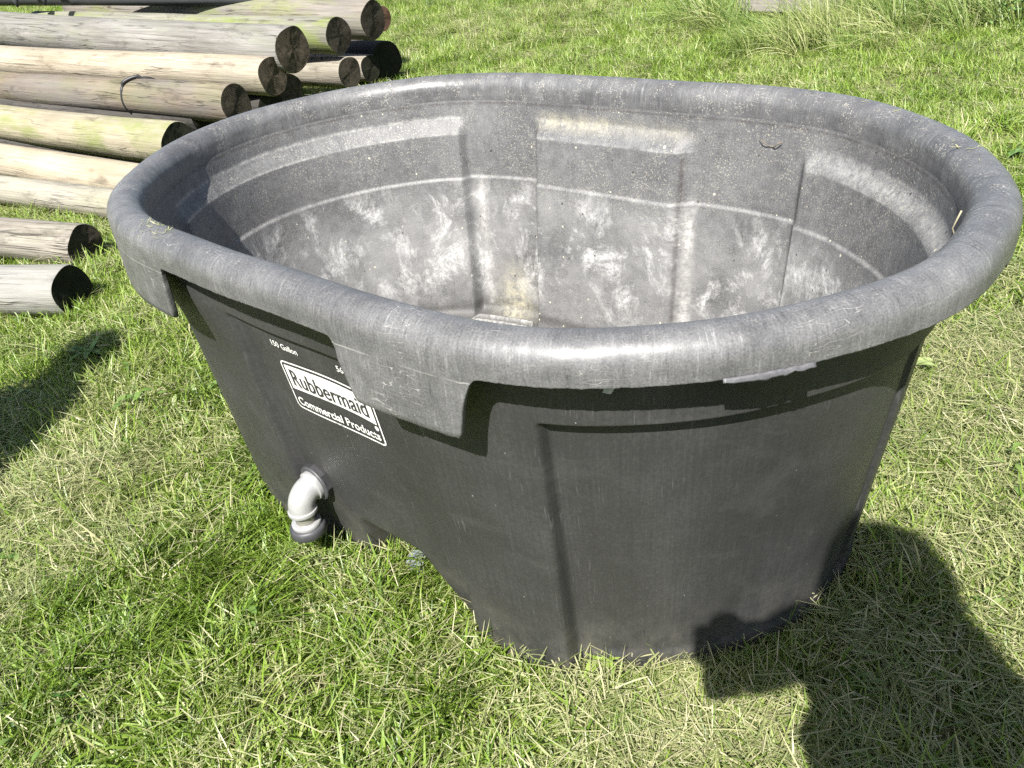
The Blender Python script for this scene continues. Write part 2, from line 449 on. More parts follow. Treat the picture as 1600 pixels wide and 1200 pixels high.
# rim: inner top -> roll -> lip -> underside
zb = lip_bottom(OU, OV)
fray = 0.0010 * np.sin(OS * 210) * (RNG.random(NP) > 0.6) + 0.0007 * RNG.standard_normal(NP)
zb = zb + fray * 0.4
rr, rv = [], []
prof = [(0.0585, 0.5725, 0.0), (0.0590, 0.580, 0.008), (0.0582, 0.588, 0.016)]
for a in np.linspace(0, np.pi, 19):
    prof.append((0.029 + RR * math.cos(a) , ZC + RR * math.sin(a), 0.02 + RR * a))
pl = 0.02 + RR * math.pi
crest = ZC + 0.0035 * np.sin(OS / PERIM * 2 * np.pi * 3 + 0.4)
for d, z, p in prof:
    rr.append(ring(d, z)); rv.append(p)
for tt in (0.15, 0.35, 0.55, 0.75, 0.9, 0.97):
    rr.append(ring(0.0 - 0.003 * tt * (zb < 0.55), ZC + (zb - ZC) * tt)); rv.append(pl + (ZC - zb) * tt)
k = pl + (ZC - zb)
rr.append(ring(0.0008, zb)); rv.append(k)
rr.append(ring(0.0052, zb)); rv.append(k + 0.005)
rr.append(ring(0.0066, zb + 0.003)); rv.append(k + 0.008)
rr.append(ring(0.0070, zb * 0.4 + 0.582 * 0.6)); rv.append(k + 0.03)
for d, z in ((0.0072, 0.584), (0.012, 0.592), (0.022, 0.596), (0.034, 0.594), (0.0435, 0.586), (0.046, 0.5725)):
    rr.append(ring(d, z)); rv.append(k + 0.05 + d)
dust_r = []
for i in range(len(rr)):
    inner = 1.0 if i < 10 else (0.55 if i < 15 else 0.12)
    dust_r.append(inner * np.where(OV > -0.1, 1.0, 0.45))
rim = loft('rim', rr, rv, M_RIM, {'dust': np.concatenate(dust_r)})

# outer wall, bottom edge, underside
zo = np.concatenate([np.linspace(0.5725, 0.53, 6), np.linspace(0.526, 0.50, 10), np.linspace(0.496, 0.480, 13), np.linspace(0.47, 0.13, 33), np.linspace(0.116, 0.0, 22)])
ro = [ring(d_outer(OU, OV, np.full(NP, z)), z) for z in zo]; vo_ = list(zo)
d0 = d_outer(OU, OV, np.zeros(NP))
ro += [ring(d0 + 0.003, -0.004), ring(d0 + 0.012, -0.005), ring(d0 + 0.03, 0.004)]; vo_ += [-0.005, -0.014, -0.03]
outer = loft('outer_wall', ro, vo_, M_OUT, None, (0, 0, 0.006))

# inner wall and floor
zi = np.concatenate([np.linspace(0.5725, 0.54, 12), np.linspace(0.536, 0.50, 14), np.linspace(0.49, 0.42, 10), np.linspace(0.416, 0.402, 12), np.linspace(0.39, 0.105, 40)])
ri = [ring(d_inner(OU, OV, np.full(NP, z)), z) for z in zi]; vi = list(zi)
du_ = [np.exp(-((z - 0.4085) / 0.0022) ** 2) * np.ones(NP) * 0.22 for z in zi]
oc_ = [np.zeros(NP) for z in zi]
far = OV > 0
groove_ = [np.exp(-((z - 0.566) / 0.0025) ** 2) * 0.8 + far * np.exp(-((OU - 0.1235) / 0.003) ** 2) * (1.0 if z < 0.5 else 0.0) for z in zi]  # painted groove shade: line under the rim, line beside the far step
for j, z in enumerate(zi):
    pm, mid, ends = panel_mask(OU, OV)
    if z < 0.47:
        st = np.exp(-((OU - 0.142) / 0.010) ** 2) * far * 0.95 + np.exp(-((OU + 0.395) / 0.011) ** 2) * far * 0.7 + np.exp(-((OU - 0.385) / 0.005) ** 2) * far * 0.8  # pale step stripes: deposit together with painted light on the lit faces
        st = st * sst(0.40, 0.33, np.full(NP, z)) if False else st * (1 - sst(0.36, 0.44, z))
        du_[j] = np.maximum(du_[j], st)
    if 0.503 < z < 0.56:
        oc_[j] = np.maximum(oc_[j], far * mid * (0.35 + 0.45 * (OU < -0.05)) * (1 - abs(z - 0.536) / 0.022 if abs(z - 0.536) < 0.022 else 0))
        du_[j] = np.maximum(du_[j], pm * (0.8 * np.exp(-((z - 0.5045) / 0.0035) ** 2) + 0.7 * np.exp(-((z - 0.537) / 0.0032) ** 2)) * np.where(mid > 0.5, 0.5, 1.0) * np.where(OU > 0.3, 0.35, 1.0) + 0.35 * ends * (OU > 0.3) * np.exp(-((z - 0.520) / 0.012) ** 2))  # highlights painted along the ledge edges, broad bright band at the right end
    if z < 0.24:
        oc_[j] = np.maximum(oc_[j], far * np.exp(-((OU + 0.31) / 0.05) ** 2) * (1 - sst(0.12, 0.24, z)))
dl = d_inner(OU, OV, np.full(NP, 0.105))
for a in np.linspace(0.2, 1.0, 6):
    an = a * math.pi / 2
    ri.append(ring(dl + 0.03 * (1 - math.cos(an)), 0.105 - 0.025 * math.sin(an))); vi.append(0.105 - 0.045 * a)
    du_.append(np.zeros(NP)); oc_.append(far * np.exp(-((OU + 0.31) / 0.05) ** 2) * 0.8)
# ribs moulded into the floor
for dd, z in ((0.034, 0.080), (0.038, 0.089), (0.044, 0.089), (0.048, 0.080), (0.058, 0.080), (0.062, 0.089), (0.068, 0.089), (0.072, 0.080), (0.10, 0.080), (0.20, 0.079)):
    ri.append(ring(dl + dd, z)); vi.append(0.05 - dd)
    du_.append(np.ones(NP) * (0.7 if z > 0.085 else 0.0)); oc_.append(np.zeros(NP))
inner = loft('inner_wall', ri, vi, M_IN, {'groove_shade': np.concatenate(groove_ + [np.zeros(NP)] * (len(ri) - len(groove_))), 'dust': np.concatenate(du_), 'ochre': np.concatenate(oc_)}, (0, 0, 0.078))  # 'dust' also carries the highlights painted on ledge edges and lit steps

# ---- printed logo and capacity lines, laid on the recessed label panel
def print_mat(name, col, worn=True):
    m, t = newmat(name)
    co = t.node('ShaderNodeTexCoord').outputs['Object']
    w = t.noise(co, 70.0, 6, 0.75)
    c = t.mix(t.maprange(w, 0.54, 0.70), col + (1,), (0.10, 0.10, 0.095, 1))
    t.finish(t.principled(c, 0.5, None, 0.4).outputs[0]); return m
M_WHITE = print_mat('white_print', (0.66, 0.66, 0.63))
M_DARK = print_mat('dark_lettering', (0.028, 0.028, 0.03))
TINV = (Matrix.Translation((CX, CY, 0)) @ Matrix.Rotation(tank_rz, 4, 'Z')).inverted()
def on_panel(us, zs, off):
    P = wall_point(np.asarray(us), np.asarray(zs), off)
    c, s = math.cos(tank_rz), math.sin(tank_rz)
    x = P[:, 0] - CX; y = P[:, 1] - CY
    return np.stack([x * c + y * s, -x * s + y * c, P[:, 2]], 1)
def panel_text(name, body, u0, u1, z0, z1, off, mat, parent, bold=0.0, shear=0.0):
    cu = bpy.data.curves.new(name, 'FONT'); cu.body = body; cu.size = 1.0; cu.resolution_u = 4; cu.offset = bold
    to = bpy.data.objects.new(name, cu); COL.objects.link(to)
    bpy.context.view_layer.update()
    me = bpy.data.meshes.new_from_object(to.evaluated_get(bpy.context.evaluated_depsgraph_get()))
    bpy.data.objects.remove(to)
    co = np.zeros(len(me.vertices) * 3); me.vertices.foreach_get('co', co); co = co.reshape(-1, 3)
    mn, mx = co.min(0), co.max(0)
    us = u0 + (co[:, 0] - mn[0]) / (mx[0] - mn[0]) * (u1 - u0)
    zs = z0 + (co[:, 1] - mn[1]) / (mx[1] - mn[1]) * (z1 - z0)
    P = on_panel(us, zs, off)
    me.vertices.foreach_set('co', P.ravel()); me.materials.clear(); me.materials.append(mat); me.update()
    me.name = name
    return link(bpy.data.objects.new(name, me), parent)
LU0, LU1, LZ0, LZ1 = -0.093, 0.105, 0.341, 0.4345
def arch(u): x = (u - (LU0 + LU1) / 2) / ((LU1 - LU0) / 2); return 0.006 * (1 - x * x)
logo = empty('logo_print', (0, 0, 0)); logo.parent = tank
# outline
def strip_loop(outer_pts, inner_pts, name, off, mat, parent):
    n_ = len(outer_pts)
    o_ = np.array(outer_pts); i_ = np.array(inner_pts)
    V = np.concatenate([on_panel(o_[:, 0], o_[:, 1], off), on_panel(i_[:, 0], i_[:, 1], off)])
    F = [(k_, (k_ + 1) % n_, n_ + (k_ + 1) % n_, n_ + k_) for k_ in range(n_)]
    return mesh_obj(name, V, F, mat, parent)
def rrect(u0, u1, z0, z1, r, top_arch=True, n=28, bot_arch=False):
    pts = []
    def corner(cu, cz, a0):
        for a in np.linspace(a0, a0 + math.pi / 2, 6): pts.append((cu + r * math.cos(a), cz + r * math.sin(a)))
    def edge(pa, pb):
        for f in np.linspace(0, 1, n)[1:-1]: pts.append((pa[0] + (pb[0] - pa[0]) * f, pa[1] + (pb[1] - pa[1]) * f))
    corner(u1 - r, z0 + r, -math.pi / 2); edge(pts[-1], (u1, z1 - r))
    corner(u1 - r, z1 - r, 0); edge(pts[-1], (u0 + r, z1))
    corner(u0 + r, z1 - r, math.pi / 2); edge(pts[-1], (u0, z0 + r))
    corner(u0 + r, z0 + r, math.pi); edge(pts[-1], (u1 - r, z0))
    out = []
    zm = (z0 + z1) / 2
    for u, z in pts:
        if z > zm and top_arch: z = z + arch(u)
        elif z <= zm and bot_arch: z = z + arch(u) * 0.9
        out.append((u, z))
    return out
bw = 0.0028
strip_loop(rrect(LU0, LU1, LZ0, LZ1 - 0.004, 0.009), rrect(LU0 + bw, LU1 - bw, LZ0 + bw, LZ1 - 0.004 - bw, 0.0065), 'border', 0.0012, M_WHITE, logo)
# white field, arched top and bottom: a grid strip
uu = np.linspace(LU0 + 0.0072, LU1 - 0.0072, 41)
top = LZ1 - 0.0115 + np.array([arch(u) for u in uu]); bot = 0.3785 + np.array([arch(u) for u in uu]) * 0.9
V = np.concatenate([on_panel(uu, top * (1 - f) + bot * f, 0.0011) for f in np.linspace(0, 1, 5)])
F = [(r_ * 41 + i, r_ * 41 + i + 1, (r_ + 1) * 41 + i + 1, (r_ + 1) * 41 + i) for r_ in range(4) for i in range(40)]
mesh_obj('white_field', V, F, M_WHITE, logo)
panel_text('brand_lettering', 'Rubbermaid', LU0 + 0.017, LU1 - 0.017, 0.3885, 0.4195, 0.0022, M_DARK, logo, 0.008)
panel_text('lower_lettering', 'Commercial Products', LU0 + 0.009, LU1 - 0.008, 0.3495, 0.3655, 0.0018, M_WHITE, logo, 0.022)
ang = np.linspace(0, 2 * math.pi, 15)[:-1]
V = on_panel(LU1 - 0.0095 + 0.0042 * np.cos(ang), 0.3725 + 0.0042 * np.sin(ang), 0.0017)
mesh_obj('registered_mark', V, [tuple(range(14))], M_WHITE, logo)
panel_text('capacity_lettering', '150 Gallon', -0.094, -0.033, 0.4565, 0.4670, 0.0016, M_WHITE, tank, 0.015)
panel_text('capacity_lettering', '567 L', 0.050, 0.083, 0.4565, 0.4670, 0.0016, M_WHITE, tank, 0.015)

# ---- torn sliver of flash under the near lip, scuffed scrap below it
def lip_pt(u, z, off):
    pu, pv, nu, nv, wv = col_at(u); d = -off + wv
    return np.array([pu - nu * d, pv - nv * d, z])
# positions round the near end by column number
def near_col(px, py, z):
    w = at_z(px, py, z); l = RZI @ Vector((w.x - CX, w.y - CY, 0))
    return int(np.argmin((OU - l.x) ** 2 + (OV - l.y) ** 2))
c0, c1 = near_col(1122, 588, 0.568), near_col(1265, 566, 0.568)
if c1 < c0: c0, c1 = c1, c0
cols = np.arange(c0, c1 + 1)
V = []; L_ = len(cols)
tt = np.linspace(0, 1, L_)
hang = 0.0008 + 0.0030 * np.clip(np.sin(tt * 7.0) * 0.4 + np.exp(-((tt - 0.55) / 0.3) ** 2), 0.05, 1.0) * (tt > 0.02) + 0.0004 * RNG.random(L_) + 0.0016 * np.maximum(0, np.sin(tt * 31)) * (tt > 0.3)
hang[(tt > 0.74) & (tt < 0.79)] = 0.001
for lev, (dz, of) in enumerate(((0.003, 0.0012), (0.0, 0.0022), (-0.5, 0.0030), (-1.0, 0.0032))):
    zz = zb[cols] + (dz if dz > -0.1 else dz * hang); zz = zz + TILT * OV[cols] * zz
    V.append(np.stack([OU[cols] + ONU[cols] * of - ONU[cols] * WAVE[cols], OV[cols] + ONV[cols] * of - ONV[cols] * WAVE[cols], zz], 1))
V = np.concatenate(V)
F = [(r_ * L_ + i, r_ * L_ + i + 1, (r_ + 1) * L_ + i + 1, (r_ + 1) * L_ + i) for r_ in range(3) for i in range(L_ - 1)]
so = mesh_obj('torn_flashing', V, F, plain('pale_torn_plastic', (0.075, 0.075, 0.08), 0.5, var=0.6, scale=160), tank)
so['label'] = 'torn pale sliver of plastic hanging under the near lip'
sm_ = so.modifiers.new('solid', 'SOLIDIFY'); sm_.thickness = 0.0008
# scuffed scrap
cs = near_col(945, 612, 0.545); pts = []
M_SCRAP = plain('grey_scuff', (0.36, 0.36, 0.37), 0.6, var=0.4, scale=120)
poly = [(-26, 0.0), (30, -0.001), (27, -0.006), (20, -0.010), (14, -0.018), (6, -0.028), (-3, -0.026), (-2, -0.016), (-8, -0.012), (-16, -0.008)]
V = []
for dc, dz in poly:
    c = (cs + int(dc * 0.34)) % NP; z = 0.5655 + dz
    d = d_outer(OU[c:c + 1], OV[c:c + 1], np.array([z]))[0] + WAVE[c] - 0.0025
    V.append((OU[c] - ONU[c] * d, OV[c] - ONV[c] * d, z + TILT * OV[c] * z))
mesh_obj('scuffed_patch', V, [tuple(range(len(V)))], M_SCRAP, tank, False)

# ---- drain: bushing, elbow, nipple, collar
def tube(path, radii, seg=24, cap=True):
    path = [Vector(p) for p in path]; V = []; F = []
    n_ = len(path); prevx = None
    for i, p in enumerate(path):
        tdir = (path[min(i + 1, n_ - 1)] - path[max(i - 1, 0)]).normalized()
        if prevx is None:
            ax = Vector((0, 0, 1)) if abs(tdir.z) < 0.9 else Vector((1, 0, 0))
            prevx = ax.cross(tdir).normalized()
        x = (prevx - tdir * prevx.dot(tdir)).normalized(); y = tdir.cross(x); prevx = x
        for k_ in range(seg):
            a = 2 * math.pi * k_ / seg
            V.append(p + (x * math.cos(a) + y * math.sin(a)) * radii[i])
    for i in range(n_ - 1):
        for k_ in range(seg):
            F.append((i * seg + k_, i * seg + (k_ + 1) % seg, (i + 1) * seg + (k_ + 1) % seg, (i + 1) * seg + k_))
    if cap:
        F.append(tuple(reversed(range(seg)))); F.append(tuple(range((n_ - 1) * seg, n_ * seg)))
    return V, F
M_GALV = plain('galvanised_metal', (0.36, 0.36, 0.357), 0.30, 0.5, 0.35, 0.18, 60.0, 0.12)
M_THREAD = plain('weathered_metal', (0.30, 0.29, 0.25), 0.4, 0.5, 0.6, 0.4, 80.0, 0.3)
M_BLACKP = plain('black_fitting', (0.030, 0.030, 0.032), 0.45, 0.5, 0.0, 0.5, 40.0, 0.15)
M_WORN = plain('scuffed_grey_fitting', (0.045, 0.046, 0.05), 0.5, 0.5, 0.0, 0.7, 50.0, 0.25)
du_u, du_z = -0.136, 0.156
pu, pv, nu, nv, wv = [float(a) for a in col_at(du_u)]
dd = float(d_outer(np.array([pu]), np.array([pv]), np.array([du_z]))[0])
B0 = Vector((pu - nu * dd, pv - nv * dd, du_z)); N0 = Vector((nu, nv, -0.06)).normalized(); DN = Vector((0.04, -0.03, -1)).normalized()
drain = empty('drain_fitting', (0, 0, 0)); drain.parent = tank
hexv, hexf = tube([B0 - N0 * 0.01, B0 + N0 * 0.012], [0.035, 0.035], 8)
mesh_obj('bushing', hexv, hexf, M_BLACKP, drain, False)
v_, f_ = tube([B0 + N0 * 0.010, B0 + N0 * 0.011, B0 + N0 * 0.0145, B0 + N0 * 0.015], [0.033, 0.0335, 0.0335, 0.031], 28)
mesh_obj('bushing_face', v_, f_, M_WORN, drain)
RB_ = 0.025
path = []; rad = []
E0 = B0 + N0 * 0.013
path += [E0, E0 + N0 * 0.002, E0 + N0 * 0.009, E0 + N0 * 0.010]; rad += [0.025, 0.0265, 0.0265, 0.0235]
C_ = E0 + N0 * 0.010 + DN * RB_
for a in np.linspace(0.08, 1, 14):
    an = a * math.pi / 2
    path.append(C_ + (N0 * math.sin(an) - DN * math.cos(an)) * RB_); rad.append(0.0225)
Q = path[-1]
path += [Q + DN * 0.001, Q + DN * 0.002, Q + DN * 0.008, Q + DN * 0.009]; rad += [0.0225, 0.0250, 0.0250, 0.020]
v_, f_ = tube(path, rad, 32)
el = mesh_obj('elbow', v_, f_, M_GALV, drain)
bv = el.modifiers.new('b', 'BEVEL'); bv.width = 0.0012; bv.segments = 2; bv.limit_method = 'ANGLE'
Q = path[-1]
pth = [Q - DN * 0.004]; rd = [0.0165]
for i in range(8): pth.append(Q + DN * (0.002 + 0.0031 * i)); rd.append(0.0165 + (0.001 if i % 2 else 0))
v_, f_ = tube(pth, rd, 24); mesh_obj('threaded_nipple', v_, f_, M_THREAD, drain)
Q2 = pth[-1]
v_, f_ = tube([Q2 - DN * 0.006, Q2 - DN * 0.005, Q2 + DN * 0.004, Q2 + DN * 0.005], [0.023, 0.025, 0.025, 0.023], 24)
mesh_obj('locking_ring', v_, f_, M_GALV, drain)
v_, f_ = tube([Q2 + DN * 0.002, Q2 + DN * 0.004, Q2 + DN * 0.008, Q2 + DN * 0.018, Q2 + DN * 0.022], [0.027, 0.030, 0.031, 0.031, 0.027], 24)
mesh_obj('end_collar', v_, f_, M_WORN, drain)

# ------------------------------------------------------------------ logs
def mat_log(name, light, dark, algae=0.0, grey=0.0, crack=0.5, seed=0.0):
    m, t = newmat(name)
    co = t.node('ShaderNodeTexCoord').outputs['Object']
    co = t.node('ShaderNodeVectorMath', {0: co, 1: (seed, seed * 1.7, seed * 0.6)}, operation='ADD').outputs[0]
    g1 = t.noise(t.mapping(co, (2.0, 60, 60)), 1.0, 5, 0.65, 0.2)
    g2 = t.noise(t.mapping(co, (9.0, 190, 190)), 1.0, 4, 0.6)
    b1 = t.noise(t.mapping(co, (2.2, 7, 7)), 1.0, 5, 0.6)
    f = t.math('ADD', t.math('MULTIPLY', g1, 0.4), t.math('MULTIPLY', b1, 0.35)); f = t.math('MULTIPLY_ADD', g2, 0.25, f)
    c = t.ramp(f, [(0.34, dark), (0.5, tuple((a + b) / 2 for a, b in zip(light, dark))), (0.62, light)])
    if grey: c = t.mix(t.math('MULTIPLY', t.maprange(t.noise(t.mapping(co, (1.6, 5, 5), (3, 3, 3)), 1.0, 4), 0.42, 0.62), grey), c, (0.15, 0.145, 0.135, 1))
    if algae:
        al = t.maprange(t.noise(t.mapping(co, (3, 9, 9), (9, 2, 5)), 1.0, 5, 0.65), 0.46, 0.64)
        c = t.mix(t.math('MULTIPLY', al, algae), c, (0.15, 0.18, 0.05, 1))
    st = t.maprange(t.noise(t.mapping(co, (5, 14, 14), (5, 8, 1)), 1.0, 6, 0.7), 0.56, 0.70)
    c = t.mix(t.math('MULTIPLY', st, 0.7), c, tuple(x * 0.5 for x in dark) + (1,))
    cn = t.noise(t.mapping(co, (1.1, 30, 30), (1, 5, 7)), 1.0, 3, 0.5, 0.4)
    ck = t.math('MULTIPLY', t.maprange(t.math('ABSOLUTE', t.math('SUBTRACT', cn, 0.5)), 0.014, 0.002), t.maprange(t.noise(t.mapping(co, (2, 6, 6), (8, 1, 2)), 1.0, 2), 0.45, 0.58))
    c = t.mix(t.math('MULTIPLY', ck, crack), c, (0.02, 0.017, 0.013, 1))
    kv = t.voronoi(t.mapping(co, (3.2, 10, 10)), 1.0); kr = t.node('ShaderNodeSeparateColor', {0: kv.outputs['Color']})
    kn = t.math('MULTIPLY', t.math('LESS_THAN', kv.outputs['Distance'], 0.085), t.math('GREATER_THAN', kr.outputs[0], 0.6))
    c = t.mix(t.math('MULTIPLY', kn, 0.7), c, (0.05, 0.038, 0.026, 1))
    h = t.math('SUBTRACT', t.math('ADD', g1, t.math('MULTIPLY', g2, 0.6)), t.math('MULTIPLY', ck, 1.5))
    t.finish(t.principled(c, 0.8, t.bump(h, 0.55, 0.006), 0.25).outputs[0])
    return m
def mat_end(name, dark, light, seed=0.0):
    m, t = newmat(name)
    co = t.node('ShaderNodeTexCoord').outputs['Object']
    co = t.node('ShaderNodeVectorMath', {0: co, 1: (0, 0.012, -0.008)}, operation='ADD').outputs[0]
    sp = t.node('ShaderNodeSeparateXYZ', {0: co})
    r = t.math('POWER', t.math('ADD', t.math('MULTIPLY', sp.outputs[1], sp.outputs[1]), t.math('MULTIPLY', sp.outputs[2], sp.outputs[2])), 0.5)
    wob = t.noise(t.mapping(co, (0, 14, 14), (seed, 0, 0)), 1.0, 3)
    rg = t.math('SINE', t.math('MULTIPLY', t.math('ADD', r, t.math('MULTIPLY', wob, 0.012)), 900.0))
    a = t.math('ARCTAN2', sp.outputs[1], sp.outputs[2])
    rad = t.noise(t.node('ShaderNodeCombineXYZ', {0: t.math('MULTIPLY', a, 3.2), 1: t.math('MULTIPLY', r, 8.0), 2: seed}).outputs[0], 1.5, 4, 0.6)
    n1 = t.noise(t.mapping(co, (1, 40, 40), (seed, seed, 0)), 1.0, 5, 0.7)
    f = t.math('MULTIPLY_ADD', rg, 0.10, t.math('ADD', t.math('MULTIPLY', n1, 0.8), t.math('MULTIPLY', rad, 0.2)))
    c = t.ramp(f, [(0.35, dark), (0.75, light)])
    ck = t.math('MULTIPLY', t.maprange(t.math('ABSOLUTE', t.math('SUBTRACT', rad, 0.5)), 0.012, 0.0), t.maprange(n1, 0.52, 0.64))
    c = t.mix(t.math('MULTIPLY', ck, 0.7), c, (0.006, 0.005, 0.004, 1))
    t.finish(t.principled(c, 0.9, t.bump(t.math('SUBTRACT', f, ck), 0.6, 0.004), 0.15).outputs[0])
    return m
END_DARK = [mat_end('weathered_end_grain', (0.014, 0.012, 0.009), (0.075, 0.064, 0.046), 1.0),
            mat_end('black_end_grain', (0.008, 0.008, 0.006), (0.030, 0.032, 0.018), 4.0),
            mat_end('brown_end_grain', (0.028, 0.022, 0.015), (0.125, 0.10, 0.072), 7.0),
            mat_end('rusty_end_grain', (0.05, 0.03, 0.02), (0.15, 0.085, 0.055), 9.0)]
LOG_GROUP = 'round timber logs piled on the grass'
def make_log(pend, pleft, diam, label, mat, emat, length=2.4, endtilt=0.0, taper=0.93, group=LOG_GROUP, seg=36, name='log', cat='log'):
    pend = Vector(pend); ax = (Vector(pleft) - pend).normalized()      # local +x runs away from the visible end
    q = ax.to_track_quat('X', 'Z')
    rs = np.random.default_rng(int(abs(pend.x * 1000) + abs(pend.z * 7777)))
    nr = 40; xs = np.linspace(0, length, nr)
    xs = np.concatenate([[0.0, 0.004, 0.012], xs[1:]])
    ph = rs.random(6) * 6.28
    V = []; K_ = len(xs)
    for i, x in enumerate(xs):
        r0 = diam / 2 * (1 - (1 - taper) * x / length)
        if i == 0: r0 *= 0.975
        bx = 0.008 * math.sin(x * 1.5 + ph[0]); bz = 0.004 * math.sin(x * 2.0 + ph[1])
        for k_ in range(seg):
            a = 2 * math.pi * k_ / seg
            r = r0 * (1 + 0.022 * math.sin(2 * a + ph[2] + x * 0.6) + 0.014 * math.sin(3 * a + ph[3]) + 0.010 * math.sin(5 * a + ph[4] + 2 * x) + 0.008 * math.sin(x * 9 + ph[5]) * math.sin(a + ph[1]))
            yy = r * math.cos(a); zz = r * math.sin(a)
            xx = x + (endtilt * yy + 0.004 * math.sin(3 * a + ph[0])) * (1 if i < 3 else 0)
            V.append((xx, yy + bx, zz + bz))
    F = [(i * seg + k_, i * seg + (k_ + 1) % seg, (i + 1) * seg + (k_ + 1) % seg, (i + 1) * seg + k_) for i in range(K_ - 1) for k_ in range(seg)]
    F.append(tuple(range((K_ - 1) * seg, K_ * seg)))
    o = mesh_obj(name, V, F, mat)
    o.location = pend; o.rotation_mode = 'QUATERNION'; o.rotation_quaternion = q
    tag(o, label, cat, group)
    # sawn end: rings of its own with a rough face
    EV = []; c0_ = np.array([np.mean([v[0] for v in V[:seg]]), np.mean([v[1] for v in V[:seg]]), np.mean([v[2] for v in V[:seg]])])
    rings_ = 7
    for j in range(rings_):
        fr = 1 - j / rings_
        for k_ in range(seg):
            p = np.array(V[k_]) * fr + c0_ * (1 - fr)
            EV.append((p[0] - 0.0005 + (0 if j == 0 else 0.0035 * (rs.random() - 0.35)), p[1], p[2]))
    EV.append(tuple(c0_))
    EF = [(j * seg + (k_ + 1) % seg, j * seg + k_, (j + 1) * seg + k_, (j + 1) * seg + (k_ + 1) % seg) for j in range(rings_ - 1) for k_ in range(seg)]
    EF += [((rings_ - 1) * seg + (k_ + 1) % seg, (rings_ - 1) * seg + k_, rings_ * seg) for k_ in range(seg)]
    e = mesh_obj('cut_end', EV, EF, emat, o)
    return o
SIL = ((0.25, 0.24, 0.22), (0.085, 0.08, 0.07)); CREAM = ((0.56, 0.50, 0.37), (0.30, 0.25, 0.17)); TAN = ((0.46, 0.40, 0.30), (0.20, 0.165, 0.12)); BRN = ((0.20, 0.165, 0.125), (0.065, 0.05, 0.038))
ML = dict(
    A=mat_log('log_wood_greyed', (0.31, 0.285, 0.24), (0.085, 0.072, 0.058), 0.1, 0.5, 0.8, 1.0),
    B=mat_log('log_wood_silver', (0.34, 0.33, 0.305), (0.16, 0.155, 0.14), 0.12, 0.3, 0.8, 2.0),
    C=mat_log('log_wood_cream_low', (0.33, 0.31, 0.255), (0.17, 0.155, 0.12), 0.2, 0.2, 0.5, 3.0),
    D=mat_log('log_wood_cream', (0.38, 0.335, 0.25), (0.20, 0.165, 0.115), 0.1, 0.1, 0.4, 4.0),
    E=mat_log('log_wood_mossy_cream', (0.36, 0.325, 0.23), (0.17, 0.145, 0.095), 0.75, 0.2, 0.5, 5.0),
    F=mat_log('log_wood_brown', *BRN, 0.2, 0.6, 0.9, 6.0),
    G=mat_log('log_wood_pale', (0.38, 0.335, 0.255), (0.17, 0.14, 0.10), 0.1, 0.3, 0.5, 7.0),
    H=mat_log('log_wood_silver_brown', *SIL, 0.15, 0.7, 0.9, 8.0),
    I=mat_log('log_wood_green', (0.27, 0.265, 0.205), (0.085, 0.08, 0.055), 0.9, 0.4, 0.6, 9.0),
    J=mat_log('log_wood_far', (0.25, 0.225, 0.19), (0.08, 0.07, 0.056), 0.5, 0.6, 0.7, 10.0),
    K=mat_log('log_wood_short', (0.33, 0.30, 0.25), (0.14, 0.12, 0.09), 0.05, 0.3, 0.5, 11.0),
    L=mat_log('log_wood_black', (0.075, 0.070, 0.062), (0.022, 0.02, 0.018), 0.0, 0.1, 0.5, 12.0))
Z = at_z; D_ = at_depth
def gl(px, py, r):      # a log lying on the ground: the point under its lower visible edge lifted to its axis
    p = Z(px, py); d = Vector((p.x, p.y, 0)).normalized(); return Vector((p.x, p.y, 0)) + d * r * 0.55 + Vector((0, 0, r))
make_log(gl(134, 497, 0.078), gl(0, 494, 0.080), 0.157, 'thick silvery log lying alone on the grass, nearest the tank', ML['B'], END_DARK[1], 1.8, 0.0)
make_log(gl(152, 419, 0.072), gl(0, 404, 0.072), 0.146, 'greyish log with blackened end lying just behind the nearest silvery log', ML['A'], END_DARK[0], 1.8, 0.0)
make_log(gl(215, 352, 0.060), gl(0, 322, 0.066), 0.128, 'pale cream log on the grass, lowest of the pile, partly behind the tank rim', ML['C'], END_DARK[2])
make_log(D_(260, 292, 3.12), D_(0, 250, 3.65), 0.152, 'clean cream coloured log second from the bottom of the pile', ML['D'], END_DARK[2])
make_log(D_(283, 224, 3.30), D_(0, 192, 3.98), 0.178, 'cream log with green algae stains, below the log with the black loop', ML['E'], END_DARK[1])
logF = make_log(D_(369, 164, 3.45), D_(0, 134, 4.35), 0.170, 'brown weathered log with a black loop round it', ML['F'], END_DARK[0], 2.6)
make_log(D_(426, 121, 3.62), D_(0, 93, 4.45), 0.176, 'pale log with grey end above the log with the black loop', ML['G'], END_DARK[2], 2.6, 0.05)
make_log(D_(458, 79, 3.66), D_(0, 47, 4.62), 0.212, 'silvery brown thick log at the top of the pile, pale at its far left', ML['H'], END_DARK[2], 2.8, 0.05)
make_log(D_(531, 55, 4.05), D_(260, 46, 4.65), 0.185, 'green stained log just behind the thick silvery top log', ML['I'], END_DARK[0], 2.6, 0.05)
make_log(D_(584, 30, 4.40), D_(300, 20, 5.0), 0.21, 'grey log with large dark end, farthest back at the top of the pile', ML['J'], END_DARK[0], 2.6, 0.05)
make_log(D_(596, 30, 4.85), D_(360, 10, 5.9), 0.15, 'log with reddish brown end peeking out behind the farthest grey log', ML['J'], END_DARK[3], 2.4, 0.05)
make_log(D_(545, 115, 4.15), D_(380, 108, 4.7), 0.155, 'pale log with sawn dark end low in the gap beside the tank rim', ML['K'], END_DARK[0], 2.2, 0.05)
make_log(D_(578, 106, 4.62), D_(430, 100, 5.1), 0.150, 'short looking pale log in shadow between two dark ends', ML['K'], END_DARK[1], 2.0, 0.05)
